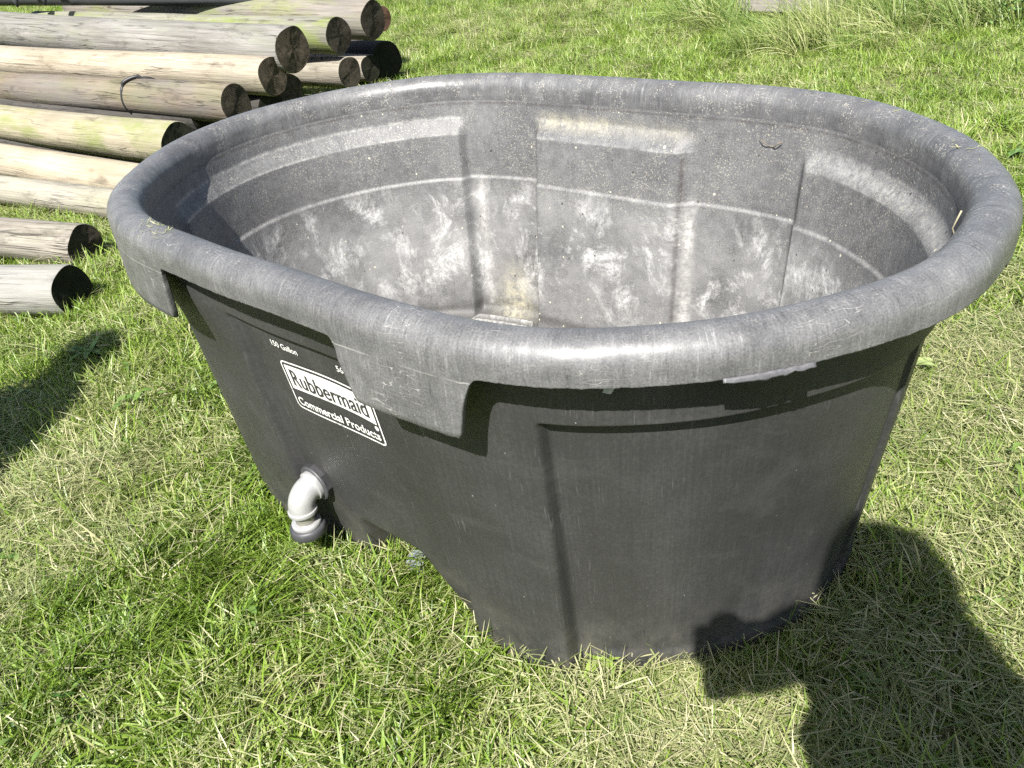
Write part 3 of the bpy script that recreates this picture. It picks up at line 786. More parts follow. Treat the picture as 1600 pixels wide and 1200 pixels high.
make_log(D_(605, 93, 4.75), D_(470, 84, 5.4), 0.215, 'black log with black end at the right edge of the pile', ML['L'], END_DARK[1], 2.2, 0.05)
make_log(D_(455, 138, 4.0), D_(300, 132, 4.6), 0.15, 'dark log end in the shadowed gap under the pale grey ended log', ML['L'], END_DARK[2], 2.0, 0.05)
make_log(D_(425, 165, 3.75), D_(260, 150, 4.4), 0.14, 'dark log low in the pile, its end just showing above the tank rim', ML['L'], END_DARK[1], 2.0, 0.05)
make_log(D_(318, 186, 3.62), D_(0, 158, 4.4), 0.13, 'filler log added dark for the shaded gap below the log with the black loop', ML['L'], END_DARK[1], 2.2, 0.05)  # added filler; its dark wood stands for shade in the gap
make_log(D_(300, 250, 3.4), D_(0, 222, 4.05), 0.12, 'filler log added dark for the shaded gap between the two cream logs', ML['L'], END_DARK[1], 2.0, 0.05)  # second added filler, dark in place of the shade between the logs
# smooth dark pole lying behind the top of the pile
M_POLE = plain('dark_grey_pole', (0.055, 0.058, 0.06), 0.6, 0.4, 0.0, 0.35, 18.0, 0.1)
make_log(D_(500, -9, 4.6), D_(85, -6, 5.0), 0.112, 'smooth dark grey pole lying behind the top of the log pile', M_POLE, END_DARK[1], 3.4, 0, 1.0, None, 28, 'pole', 'pole')
# two dark prongs hanging into the picture at the upper left
for (px, py, lab) in ((28, 11, 'dark metal prong above the pile, leftmost at the upper left corner'), (72, 8, 'dark metal prong above the pile, right of the leftmost prong')):
    e_ = D_(px, py, 4.75)
    pts_ = [e_ + Vector((-0.02 * f * f * 4, 0.03 * f, 0.30 * f)) for f in np.linspace(0, 1, 9)]
    v_, f_ = tube(pts_, [0.006, 0.018, 0.023, 0.025, 0.025, 0.025, 0.025, 0.025, 0.025], 14)
    o = mesh_obj('prong', v_, f_, M_POLE); tag(o, lab, 'prong', 'dark prongs over the log pile')
# loop round the brown log
M_RUB = plain('black_rubber', (0.016, 0.016, 0.017), 0.5)
axF = (D_(0, 134, 4.35) - D_(369, 164, 3.45)).normalized()
cF = None
best = 1e9
for s_ in np.linspace(0.1, 1.4, 200):
    p_ = D_(369, 164, 3.45) + axF * s_
    l_ = p_ - Vector((0, 0, HC)); X_ = 800 + FPX * l_.dot(RX) / l_.dot(F0)
    if abs(X_ - 216) < best: best = abs(X_ - 216); cF = p_
side = axF.cross(Vector((0, 0, 1))).normalized(); upv = side.cross(axF)
if side.y > 0: side = -side
pts_ = []
for a in np.linspace(-0.9, 2.6, 34):
    lean = 0.035 * math.sin(max(0, a - 0.6)) 
    rr_ = 0.0875 + (0.012 if 0.9 < a < 1.6 else 0.0)
    pts_.append(cF + (side * math.cos(a) + Vector((0, 0, 1)) * math.sin(a)) * rr_ - axF * (0.09 * max(0, math.sin((a - 0.7) * 1.0)) ** 1.5))
v_, f_ = tube(pts_, [0.0055 if i < 14 else 0.0085 for i in range(34)], 10)
tag(mesh_obj('strap_loop', v_, f_, M_RUB), 'thin black loop wrapped over the brown weathered log', 'loop')

# ------------------------------------------------------------------ grass
def mat_blade(name, stops, dry_amt=0.25, transl=0.35, scale=1.6):
    m, t = newmat(name)
    tone = t.attr('tone')
    pos = t.node('ShaderNodeNewGeometry').outputs['Position']
    big = t.noise(pos, scale, 4, 0.6)
    rnd = t.node('ShaderNodeObjectInfo').outputs['Random']
    f = t.math('ADD', tone, t.math('MULTIPLY', t.math('SUBTRACT', big, 0.5), dry_amt * 2))
    f = t.math('ADD', f, t.math('MULTIPLY', t.math('SUBTRACT', rnd, 0.5), 0.16), clamp=True)
    c = t.ramp(f, stops)
    vn = t.noise(t.node('ShaderNodeNewGeometry').outputs['Position'], 90.0, 2)
    c = t.mix(0.22, c, t.mix(vn, (0.02, 0.03, 0.006, 1), (0.5, 0.5, 0.28, 1)), 'OVERLAY')
    p = t.principled(c, 0.42, None, 0.45)
    tr = t.node('ShaderNodeBsdfTranslucent'); t.put(tr.inputs[0], t.mix(0.35, c, (0.30, 0.42, 0.05, 1)))
    mx = t.node('ShaderNodeMixShader'); mx.inputs[0].default_value = transl
    t.l.new(p.outputs[0], mx.inputs[1]); t.l.new(tr.outputs[0], mx.inputs[2])
    t.finish(mx.outputs[0]); return m
GREEN_STOPS = [(0.0, (0.055, 0.105, 0.016)), (0.22, (0.125, 0.215, 0.023)), (0.45, (0.205, 0.315, 0.042)), (0.65, (0.29, 0.355, 0.095)), (0.82, (0.40, 0.40, 0.19)), (1.0, (0.52, 0.49, 0.32))]
M_GRASS = mat_blade('grass_blades', GREEN_STOPS, 0.28)
M_CLIP = mat_blade('dry_clippings', [(0.0, (0.12, 0.18, 0.05)), (0.4, (0.24, 0.27, 0.11)), (0.75, (0.37, 0.36, 0.20)), (1.0, (0.52, 0.48, 0.34))], 0.15, 0.25)
M_TALL = mat_blade('uncut_grass', [(0.0, (0.07, 0.13, 0.030)), (0.4, (0.16, 0.25, 0.055)), (0.7, (0.27, 0.33, 0.10)), (1.0, (0.45, 0.44, 0.24))], 0.25)
M_CLOVER = mat_blade('small_weed_leaves', [(0.0, (0.06, 0.13, 0.030)), (0.5, (0.14, 0.23, 0.055)), (1.0, (0.28, 0.34, 0.13))], 0.2)

def blades_mesh(name, blades, mat, nseg=3):
    """blades: list of dicts base, az, length, width, lean0, curl, tone"""
    V = []; F = []; T = []
    for b in blades:
        az, L, w = b['az'], b['len'], b['w']
        ca, sa = math.cos(az), math.sin(az)
        ptx, ptz = 0.0, 0.0; ang_ = b['lean']          # angle from vertical
        x0, y0, z0 = b['base']
        base_i = len(V)
        tw = b.get('tw', 0.0)
        for s_ in range(nseg + 1):
            fr = s_ / nseg
            ww = w * (0.75 + 0.25 * min(1, fr * 3)) * (1 - fr ** 2.2 * (1 if not b.get('blunt') else 0.25)) * 0.5
            a2 = az + math.pi / 2 + tw * fr
            cx_, cy_ = x0 + ca * ptx, y0 + sa * ptx
            sx, sy = math.cos(a2) * ww, math.sin(a2) * ww
            if s_ < nseg or b.get('blunt'):
                V.append((cx_ - sx, cy_ - sy, z0 + ptz + ww * 0.25)); V.append((cx_ + sx, cy_ + sy, z0 + ptz - ww * 0.25)); T += [b['tone']] * 2
            else:
                V.append((cx_, cy_, z0 + ptz)); T.append(b['tone'])
            ptx += L / nseg * math.sin(ang_); ptz += L / nseg * math.cos(ang_)
            if ptz + z0 < 0.003: ptz = 0.003 - z0
            ang_ += b['curl'] / nseg
        for s_ in range(nseg):
            i = base_i + 2 * s_
            if s_ < nseg - 1 or b.get('blunt'): F.append((i, i + 1, i + 3, i + 2))
            else: F.append((i, i + 1, i + 2))
    me = bpy.data.meshes.new(name); me.from_pydata(V, [], F)
    a = me.attributes.new('tone', 'FLOAT', 'POINT'); a.data.foreach_set('value', T)
    me.materials.append(mat); me.polygons.foreach_set('use_smooth', [True] * len(me.polygons))
    return me
def proto_collection(name, meshes):
    c = bpy.data.collections.new(name)
    for i, me in enumerate(meshes):
        c.objects.link(bpy.data.objects.new('%s_%02d' % (name, i), me))
    return c
def scatter(name, pts, rot, scl, idx, coll, mat, label=None):
    me = bpy.data.meshes.new(name); me.from_pydata(pts.tolist(), [], [])
    a = me.attributes.new('irot', 'FLOAT_VECTOR', 'POINT'); a.data.foreach_set('vector', rot.astype(np.float32).ravel())
    a = me.attributes.new('iscl', 'FLOAT_VECTOR', 'POINT'); a.data.foreach_set('vector', scl.astype(np.float32).ravel())
    a = me.attributes.new('iidx', 'INT', 'POINT'); a.data.foreach_set('value', idx.astype(np.int32))
    me.materials.append(mat)
    o = link(bpy.data.objects.new(name, me))
    ng = bpy.data.node_groups.new(name + '_nodes', 'GeometryNodeTree')
    ng.interface.new_socket('Geometry', in_out='INPUT', socket_type='NodeSocketGeometry')
    ng.interface.new_socket('Geometry', in_out='OUTPUT', socket_type='NodeSocketGeometry')
    N = ng.nodes; Lk = ng.links
    gi = N.new('NodeGroupInput'); go = N.new('NodeGroupOutput')
    ci = N.new('GeometryNodeCollectionInfo'); ci.inputs['Collection'].default_value = coll
    ci.inputs['Separate Children'].default_value = True; ci.inputs['Reset Children'].default_value = True
    ip = N.new('GeometryNodeInstanceOnPoints'); ip.inputs['Pick Instance'].default_value = True
    def na(nm, typ):
        x = N.new('GeometryNodeInputNamedAttribute'); x.data_type = typ; x.inputs['Name'].default_value = nm; return x.outputs['Attribute']
    Lk.new(gi.outputs[0], ip.inputs['Points']); Lk.new(ci.outputs[0], ip.inputs['Instance'])
    Lk.new(na('iidx', 'INT'), ip.inputs['Instance Index'])
    Lk.new(na('irot', 'FLOAT_VECTOR'), ip.inputs['Rotation']); Lk.new(na('iscl', 'FLOAT_VECTOR'), ip.inputs['Scale'])
    Lk.new(ip.outputs[0], go.inputs[0])
    md = o.modifiers.new('scatter', 'NODES'); md.node_group = ng
    tag(o, label, None, None, 'stuff')
    return o

rg = np.random.default_rng(21)
def U_(a, b): return float(rg.uniform(a, b))
def short_clump(n_, rad, tone_c):
    bl = []
    dirn = U_(0, 6.28)
    for _ in range(n_):
        r = rad * math.sqrt(rg.random()); a = U_(0, 6.28)
        az = dirn + float(rg.normal(0, 0.9)) if rg.random() < 0.6 else U_(0, 6.28)
        tone = float(np.clip(rg.normal(tone_c, 0.17), 0, 1))
        bl.append(dict(base=(r * math.cos(a), r * math.sin(a), 0), az=az, len=U_(0.026, 0.070), w=U_(0.0018, 0.0040), lean=U_(0.35, 1.45), curl=U_(0.0, 0.9), tone=tone, tw=U_(-0.6, 0.6)))
    return bl
def clip_clump(n_, rad):
    bl = []
    for _ in range(n_):
        r = rad * math.sqrt(rg.random()); a = U_(0, 6.28)
        bl.append(dict(base=(r * math.cos(a), r * math.sin(a), U_(0.004, 0.035)), az=U_(0, 6.28), len=U_(0.015, 0.060), w=U_(0.0007, 0.0019), lean=U_(1.2, 1.75), curl=U_(-0.35, 0.5), tone=float(np.clip(rg.normal(0.5, 0.26), 0, 1)), tw=U_(-1.2, 1.2), blunt=rg.random() < 0.25))
    return bl
def long_clump(n_, rad, tone_c, lmin, lmax):
    bl = []; dirn = 0.0
    for _ in range(n_):
        r = rad * math.sqrt(rg.random()); a = U_(0, 6.28)
        bl.append(dict(base=(r * math.cos(a), r * math.sin(a), 0), az=dirn + float(rg.normal(0, 0.55)), len=U_(lmin, lmax), w=U_(0.0025, 0.0052), lean=U_(0.15, 0.9), curl=U_(0.5, 1.5), tone=float(np.clip(rg.normal(tone_c, 0.16), 0, 1)), tw=U_(-0.5, 0.5)))
    return bl
def weed_clump(n_, rad):
    """little oval leaves on short stems, clover and plantain size"""
    V = []; F = []; T = []
    for _ in range(n_):
        r = rad * math.sqrt(rg.random()); a = U_(0, 6.28); h = U_(0.015, 0.045)
        cx_, cy_ = r * math.cos(a), r * math.sin(a); az = U_(0, 6.28); L = U_(0.008, 0.022); w = L * U_(0.35, 0.6); ti = U_(-0.2, 0.7); tone = float(rg.random())
        i0 = len(V)
        for s_ in range(5):
            f = s_ / 4; ww = w * math.sin(math.pi * min(0.96, 0.08 + f * 0.9)) * 0.5; d = L * f
            zz = h + d * math.sin(ti) - 0.25 * d * d / L
            px_, py_ = cx_ + math.cos(az) * d * math.cos(ti), cy_ + math.sin(az) * d * math.cos(ti)
            for sg in (-1, 0, 1):
                V.append((px_ - math.sin(az) * ww * sg, py_ + math.cos(az) * ww * sg, zz + (0.18 * ww if sg else 0))); T.append(tone)
        for s_ in range(4):
            for q in range(2):
                k_ = i0 + s_ * 3 + q; F.append((k_, k_ + 1, k_ + 4, k_ + 3))
    me = bpy.data.meshes.new('weed'); me.from_pydata(V, [], F)
    at_ = me.attributes.new('tone', 'FLOAT', 'POINT'); at_.data.foreach_set('value', T)
    me.materials.append(M_CLOVER); me.polygons.foreach_set('use_smooth', [True] * len(me.polygons))
    return me
SHORT = proto_collection('short_tuft', [blades_mesh('short_tuft', short_clump(70, 0.06, c), M_GRASS) for c in (0.32, 0.36, 0.40, 0.42, 0.45, 0.48, 0.50, 0.55, 0.6, 0.7)])
CLIPC = proto_collection('clipping', [blades_mesh('clipping', clip_clump(70, 0.07), M_CLIP, 3) for _ in range(8)])
LONGC = proto_collection('long_tuft', [blades_mesh('long_tuft', long_clump(46, 0.05, c, 0.07, 0.16), M_GRASS, 4) for c in (0.18, 0.24, 0.3, 0.36, 0.42, 0.5)])
TALLC = proto_collection('tall_tuft', [blades_mesh('tall_tuft', long_clump(40, 0.07, c, 0.16, 0.38), M_TALL, 5) for c in (0.3, 0.42, 0.52, 0.65, 0.75)])
WEEDC = proto_collection('leafy_tuft', [weed_clump(22, 0.06) for _ in range(5)])

# where plants may stand: outside the tank's foot
from math import pi as PI
footU = OU - ONU * (d0 + 0.004); footV = OV - ONV * (d0 + 0.004)
FOOT_R = np.hypot(footU, footV); FOOT_A = np.arctan2(footV, footU); fo = np.argsort(FOOT_A)
def outside_tank(x, y, margin=0.0):
    c, s = math.cos(tank_rz), math.sin(tank_rz); lx, ly = (x - CX) * c + (y - CY) * s, -(x - CX) * s + (y - CY) * c
    rr_ = np.interp(np.arctan2(ly, lx), FOOT_A[fo], FOOT_R[fo], period=2 * PI)
    return np.hypot(lx, ly) > rr_ + margin
def blob(x, y, pts):
    g_ = np.zeros_like(x)
    for (px, py, r, a) in pts:
        p_ = at_z(px, py); g_ = np.maximum(g_, a * np.exp(-((x - p_.x) ** 2 + (y - p_.y) ** 2) / (r * r)))
    return g_
def field(density, ymin=-0.6, ymax=20.0, halfw=lambda y: 0.85 * y + 1.3, cell=None):
    """random points over the wedge the camera can see, thinned by density(x, y) per square metre"""
    out = []
    bands = [(-0.6, 0.4), (0.4, 1.2), (1.2, 2.0), (2.0, 3.2), (3.2, 5.0), (5.0, 8.0), (8.0, 12.0), (12.0, 20.0)]
    for (a, b) in bands:
        a = max(a, ymin); b = min(b, ymax)
        if b <= a: continue
        hw = halfw(b); area = 2 * hw * (b - a)
        yy = np.linspace(a, b, 25); xx = np.linspace(-hw, hw, 61); X, Y = np.meshgrid(xx, yy)
        dm = float(density(X, Y).max()) * 1.05 + 1e-6
        n_ = int(area * dm); x = rg.uniform(-hw, hw, n_); y = rg.uniform(a, b, n_)
        k_ = rg.random(n_) < density(x, y) / dm
        out.append(np.stack([x[k_], y[k_]], 1))
    p_ = np.concatenate(out); k_ = outside_tank(p_[:, 0], p_[:, 1], 0.022); return p_[k_]
def place(name, p_, coll, ncoll, mat, smin, smax, tilt=0.15, zoff=0.0, az=None, label=None, grow=0.0, idxf=None):
    n_ = len(p_)
    z = ground_h(p_[:, 0], p_[:, 1]) + zoff
    rot = np.stack([rg.normal(0, tilt, n_), rg.normal(0, tilt, n_), rg.uniform(0, 6.283, n_) if az is None else az + rg.normal(0, 0.5, n_)], 1)
    s_ = rg.uniform(smin, smax, n_) * (1 + grow * np.clip(np.hypot(p_[:, 0], p_[:, 1]) - 2, 0, 8))
    idx = rg.integers(0, ncoll, n_) if idxf is None else idxf(p_)
    return scatter(name, np.stack([p_[:, 0], p_[:, 1], z], 1), rot, np.stack([s_, s_, s_ * rg.uniform(0.75, 1.2, n_)], 1), idx, coll, mat, label)
DRY = [(60, 780, .28, 1.), (20, 900, .2, .8), (150, 830, .15, .6), (1560, 620, .45, .9), (1520, 800, .3, .9), (1560, 950, .25, .9), (1050, 1120, .16, 1.), (1000, 1170, .16, .8), (1240, 960, .06, 1.), (420, 960, .07, .9), (560, 925, .09, .7), (330, 1170, .1, .7), (780, 40, .8, .5), (150, 690, .2, .5), (690, 1100, .12, .3), (880, 1140, .1, .6)]
LUSH = [(230, 1010, .22, 1.), (330, 900, .2, .8), (420, 780, .16, .8), (560, 900, .16, .7), (150, 1130, .25, .9), (560, 1080, .2, .8), (330, 640, .25, .5), (700, 1010, .12, .6)]
_rr = np.random.default_rng(77)
DRYR = [(float(_rr.uniform(-100, 1700)), float(_rr.uniform(420, 1250)), float(_rr.uniform(.03, .10)), float(_rr.uniform(.5, 1.0))) for _ in range(60)]
DRY = DRY + DRYR
def dist_fall(x, y, near, ref=2.2, pw=1.35):
    r = np.hypot(x, y); return near * np.minimum(1.0, (ref / np.maximum(r, 0.3)) ** pw)
def lawn_idx(p_):
    d = blob(p_[:, 0], p_[:, 1], DRY) - 1.0 * blob(p_[:, 0], p_[:, 1], LUSH)
    r = np.hypot(p_[:, 0], p_[:, 1])
    return np.clip(np.round(rg.normal(4.7 + 4.4 * d + 0.15 * np.clip(r - 2.5, 0, 5), 2.2, len(p_))), 0, 9).astype(int)
lawn = field(lambda x, y: dist_fall(x, y, 520))
place('mown_grass', lawn, SHORT, 10, M_GRASS, 0.75, 1.25, 0.18, 0.0, grow=0.07, idxf=lawn_idx)
clip = field(lambda x, y: dist_fall(x, y, 170) * (0.65 + 4.2 * blob(x, y, DRY)) * (1 - 0.85 * blob(x, y, LUSH)), ymax=9)
place('grass_clippings', clip, CLIPC, 8, M_CLIP, 0.8, 1.3, 0.12, 0.006, grow=0.04)
weed = field(lambda x, y: dist_fall(x, y, 14) * (0.4 + 1.2 * blob(x, y, [(150, 620, .3, 1), (250, 700, .3, 1), (1500, 420, .5, 1), (1450, 180, .8, 1), (60, 860, .2, 1), (500, 1150, .2, .6), (1580, 480, .3, 1.)])), ymax=8)
place('ground_weeds', weed, WEEDC, 5, M_CLOVER, 0.7, 1.4, 0.15, 0.0, grow=0.06)
lg = field(lambda x, y: 260 * blob(x, y, LUSH) ** 1.5, ymax=3.5)
place('long_grass', lg, LONGC, 6, M_GRASS, 0.6, 1.0, 0.15, 0.0, az=-0.35)
# fringe of longer blades the mower missed, against the foot of the tank and the logs
e_i = rg.integers(0, NP, 260); e_o = rg.uniform(0.012, 0.05, 260)
fx = OU[e_i] - ONU[e_i] * (d0[e_i] - e_o); fy = OV[e_i] - ONV[e_i] * (d0[e_i] - e_o)
c_, s_ = math.cos(tank_rz), math.sin(tank_rz)
fr = np.stack([CX + fx * c_ - fy * s_, CY + fx * s_ + fy * c_], 1)
place('fringe_grass', fr, SHORT, 8, M_GRASS, 0.35, 0.75, 0.2)
# uncut grass beyond
TALLB = [(900, -10, 1.0, .7), (1000, -10, .6, .8), (1400, 5, .6, .9), (1500, 15, .6, .8), (700, -10, 1.2, .4)]
tl = field(lambda x, y: 60 * blob(x, y, TALLB), ymin=3.5, ymax=14)
place('uncut_grass', tl, TALLC, 5, M_TALL, 0.4, 0.8, 0.2)
# long bent hay heap at the upper right
hay = field(lambda x, y: 230 * blob(x, y, [(1120, 40, .22, .8), (1250, 75, .22, .7), (1390, 45, .32, 1), (1460, 35, .3, .9)]), ymin=3.0, ymax=9)
place('hay_heap', hay, TALLC, 5, M_TALL, 0.85, 1.25, 0.4, 0.0, az=2.6)

# ------------------------------------------------------------------ single weeds and bits
def leaf_mesh(L, w, droop, seedv):
    r_ = np.random.default_rng(seedv); V = []; F = []
    for s_ in range(8):
        f = s_ / 7; ww = w * 0.5 * math.sin(math.pi * min(0.97, 0.1 + 0.87 * f)) ** 0.8 * (1 + 0.12 * math.sin(f * 16))
        d = L * f; z = L * 0.35 * f - droop * f * f * L
        for sg in (-1, -0.5, 0, 0.5, 1): V.append((d, ww * sg, z + abs(sg) * ww * 0.3 + 0.002 * r_.random()))
    for s_ in range(7):
        for q in range(4): k_ = s_ * 5 + q; F.append((k_, k_ + 1, k_ + 6, k_ + 5))
    return V, F
def rosette(px, py, n_, L, label, col, z=0.012, seedv=1):
    p_ = at_z(px, py); t_ = empty('weed_plant', (p_.x, p_.y, z)); tag(t_, label, 'weed', None)
    m_ = plain('weed_leaf', col, 0.5, 0.4, 0, 0.3, 50.0, 0.2)
    r_ = np.random.default_rng(seedv)
    for i in range(n_):
        V, F = leaf_mesh(L * r_.uniform(0.7, 1.1), L * r_.uniform(0.28, 0.4), r_.uniform(0.2, 0.6), seedv + i)
        o = mesh_obj('leaf', V, F, m_, t_); o.rotation_euler = (0, -r_.uniform(-0.1, 0.4), i * 6.283 / n_ + r_.uniform(-0.4, 0.4))
rosette(148, 566, 6, 0.055, 'small broad leaved weed at the tip of the shadow left of the tank', (0.13, 0.22, 0.055), 0.03, 11)
rosette(938, 1050, 5, 0.045, 'bright green leafy weed touching the foot of the tank at the front', (0.17, 0.24, 0.04), 0.025, 23)
rosette(1585, 250, 7, 0.05, 'broad leaved weed in the grass right of the far rim', (0.07, 0.13, 0.035), 0.02, 31)
rosette(1588, 425, 7, 0.05, 'broad leaved weed at the right picture edge below the rim', (0.075, 0.13, 0.035), 0.02, 47)
rosette(1420, 590, 5, 0.06, 'pale flattened weed in the dry grass right of the tank', (0.22, 0.27, 0.10), 0.03, 53)
# leafy plant at the upper right corner
p_ = at_z(1580, 34)
bush = empty('leafy_plant', (p_.x, p_.y, 0)); tag(bush, 'dark leafy weed clump at the upper right behind the hay', 'plant')
r_ = np.random.default_rng(5); V = []; F = []; SV = []; SF = []
for i in range(230):
    q = Vector((r_.normal(0, 0.30), r_.normal(0, 0.22), r_.uniform(0.04, 0.42)))
    lv, lf = leaf_mesh(r_.uniform(0.04, 0.08), r_.uniform(0.014, 0.028), 0.5, 100 + i)
    R_ = Euler((r_.uniform(-0.5, 0.5), r_.uniform(-0.6, 0.5), r_.uniform(0, 6.28))).to_matrix(); k_ = len(V)
    V += [tuple(R_ @ Vector(v) + q) for v in lv]; F += [tuple(a + k_ for a in f) for f in lf]
fo_ = mesh_obj('foliage', V, F, plain('dark_weed_leaf', (0.11, 0.19, 0.05), 0.5, 0.4, 0, 0.4, 20, 0.2), bush); fo_['kind'] = 'stuff'
for i in range(14):
    q = Vector((r_.normal(0, 0.22), r_.normal(0, 0.16), 0)); v_, f_ = tube([q, q + Vector((r_.normal(0, .03), r_.normal(0, .03), 0.2)), q + Vector((r_.normal(0, .08), r_.normal(0, .06), 0.42))], [0.004, 0.003, 0.001], 6)
    k_ = len(SV); SV += [tuple(v) for v in v_]; SF += [tuple(a + k_ for a in f) for f in f_]
mesh_obj('stems', SV, SF, plain('weed_stem', (0.16, 0.19, 0.07), 0.6), bush)['kind'] = 'stuff'
# weathered board lying in the grass at the top edge
a_, b_ = at_z(1165, 26), at_z(1300, 30)
bm = bmesh.new(); bmesh.ops.create_cube(bm, size=1.0)
L_ = (b_ - a_).length
for v in bm.verts: v.co = Vector((v.co.x * L_ * 1.1, v.co.y * 0.16, v.co.z * 0.09 + 0.09))
bmesh.ops.bevel(bm, geom=bm.edges[:], offset=0.006, segments=2, affect='EDGES')
bo = bm_obj('board', bm, mat_log('weathered_board', (0.30, 0.275, 0.25), (0.16, 0.145, 0.13), 0.0, 0.3, 0.6, 30.0), None, False)
bo.location = (a_ + b_) / 2; bo.rotation_euler = (0, 0, math.atan2(b_.y - a_.y, b_.x - a_.x))
tag(bo, 'pale weathered board lying in the tall grass at the top edge', 'board')
# pale grey block under the foot of the tank
gp = Matrix.Translation((CX, CY, 0)) @ Matrix.Rotation(tank_rz, 4, 'Z') @ Vector((0.034, -0.343, 0.026))
bm = bmesh.new(); bmesh.ops.create_cube(bm, size=1.0)
for v in bm.verts: v.co = Vector((v.co.x * 0.030, v.co.y * 0.032, v.co.z * 0.024))
bmesh.ops.bevel(bm, geom=bm.edges[:], offset=0.004, segments=2, affect='EDGES')
go_ = bm_obj('grey_block', bm, plain('blue_grey_block', (0.17, 0.19, 0.21), 0.6, var=0.12, scale=15.0, bump=0.03), None, False)
go_.location = gp; go_.rotation_euler = (0.05, 0.08, tank_rz + 0.5)
tag(go_, 'small blue grey block in the grass under the edge of the tank', 'block')
# straws and stems on the tank
def stem(name, pts, r, col, label, cat):
    v_, f_ = tube(pts, list(np.linspace(r, r * 0.5, len(pts))), 6)
    tag(mesh_obj(name, v_, f_, plain(name + '_fibre', col, 0.8)), label, cat)
def tank_pt(ci, d, z): return Matrix.Translation((CX, CY, 0)) @ Matrix.Rotation(tank_rz, 4, 'Z') @ Vector((OU[ci] - ONU[ci] * d, OV[ci] - ONV[ci] * d, z + TILT * OV[ci] * z))
ce = near_col(1500, 330, 0.60)
stem('dry_stem', [tank_pt((ce + i) % NP, 0.063 + 0.006 * math.sin(i), 0.600 - 0.012 * i) for i in range(0, 9, 2)], 0.0011, (0.30, 0.27, 0.18), 'thin dry stem hanging over the inner edge of the rim at the right', 'stem')
ct = int(np.argmin((OU - 0.30) ** 2 + (OV - 0.46) ** 2))
stem('curled_straw', [tank_pt((ct - 6 + i * 2) % NP, d_inner(OU[ct:ct + 1], OV[ct:ct + 1], np.array([0.535]))[0] + 0.004 + 0.004 * math.sin(i * 1.3), 0.535 + 0.006 * math.cos(i * 0.9)) for i in range(9)], 0.0010, (0.16, 0.13, 0.09), 'curled brown straw stuck inside the far wall near the right', 'straw')
def litter(name, cols, dz, n_, label):
    """little heap of crumbled grass lodged on the rim"""
    bl = []
    for _ in range(n_):
        c = int(rg.integers(cols[0], cols[1])) % NP; a = rg.normal(1.57, 0.35)
        p_ = tank_pt(c, 0.029 + RR * math.cos(a) * -1 * -1, ZC + RR * math.sin(a) + 0.0012)
        bl.append(dict(base=tuple(p_), az=U_(0, 6.28), len=U_(0.004, 0.012), w=U_(0.0006, 0.0015), lean=U_(1.1, 1.7), curl=U_(-0.5, 0.5), tone=U_(0.4, 1.0), tw=U_(-1, 1), blunt=True))
    me = blades_mesh(name, bl, M_CLIP, 2)
    o = link(bpy.data.objects.new(name, me)); tag(o, label, None, None, 'stuff')
cl = near_col(240, 348, 0.62)
litter('rim_litter', (cl - 14, cl + 14), 0, 60, 'dry grass crumbs on the left end of the rim')
cl2 = int(np.argmin((OU - 0.0) ** 2 + (OV - 0.5) ** 2))
litter('far_rim_litter', (cl2 - 260, cl2 + 260), 0, 110, 'dry grass crumbs scattered along the far rim')

# ------------------------------------------------------------------ the two people outside the picture whose shadows fall on the lawn
M_SKIN = plain('skin', (0.42, 0.26, 0.19), 0.5); M_SHIRT = plain('cotton_shirt', (0.20, 0.24, 0.32), 0.8); M_JEAN = plain('denim', (0.06, 0.08, 0.13), 0.85); M_HAIR = plain('brown_hair', (0.06, 0.04, 0.025), 0.7); M_HAT = plain('straw_hat', (0.45, 0.38, 0.25), 0.8); M_SHOE = plain('shoe', (0.05, 0.045, 0.04), 0.6)
def skin_obj(name, verts, edges, radii, mat, parent, sub=1):
    me = bpy.data.meshes.new(name); me.from_pydata(verts, edges, []); o = link(bpy.data.objects.new(name, me), parent)
    me.materials.append(mat)
    md = o.modifiers.new('skin', 'SKIN'); md.use_smooth_shade = True
    for i, r in enumerate(radii):
        r = r if isinstance(r, tuple) else (r, r)
        me.skin_vertices[0].data[i].radius = r
    me.skin_vertices[0].data[0].use_root = True
    s_ = o.modifiers.new('sub', 'SUBSURF'); s_.levels = sub; s_.render_levels = sub
    return o
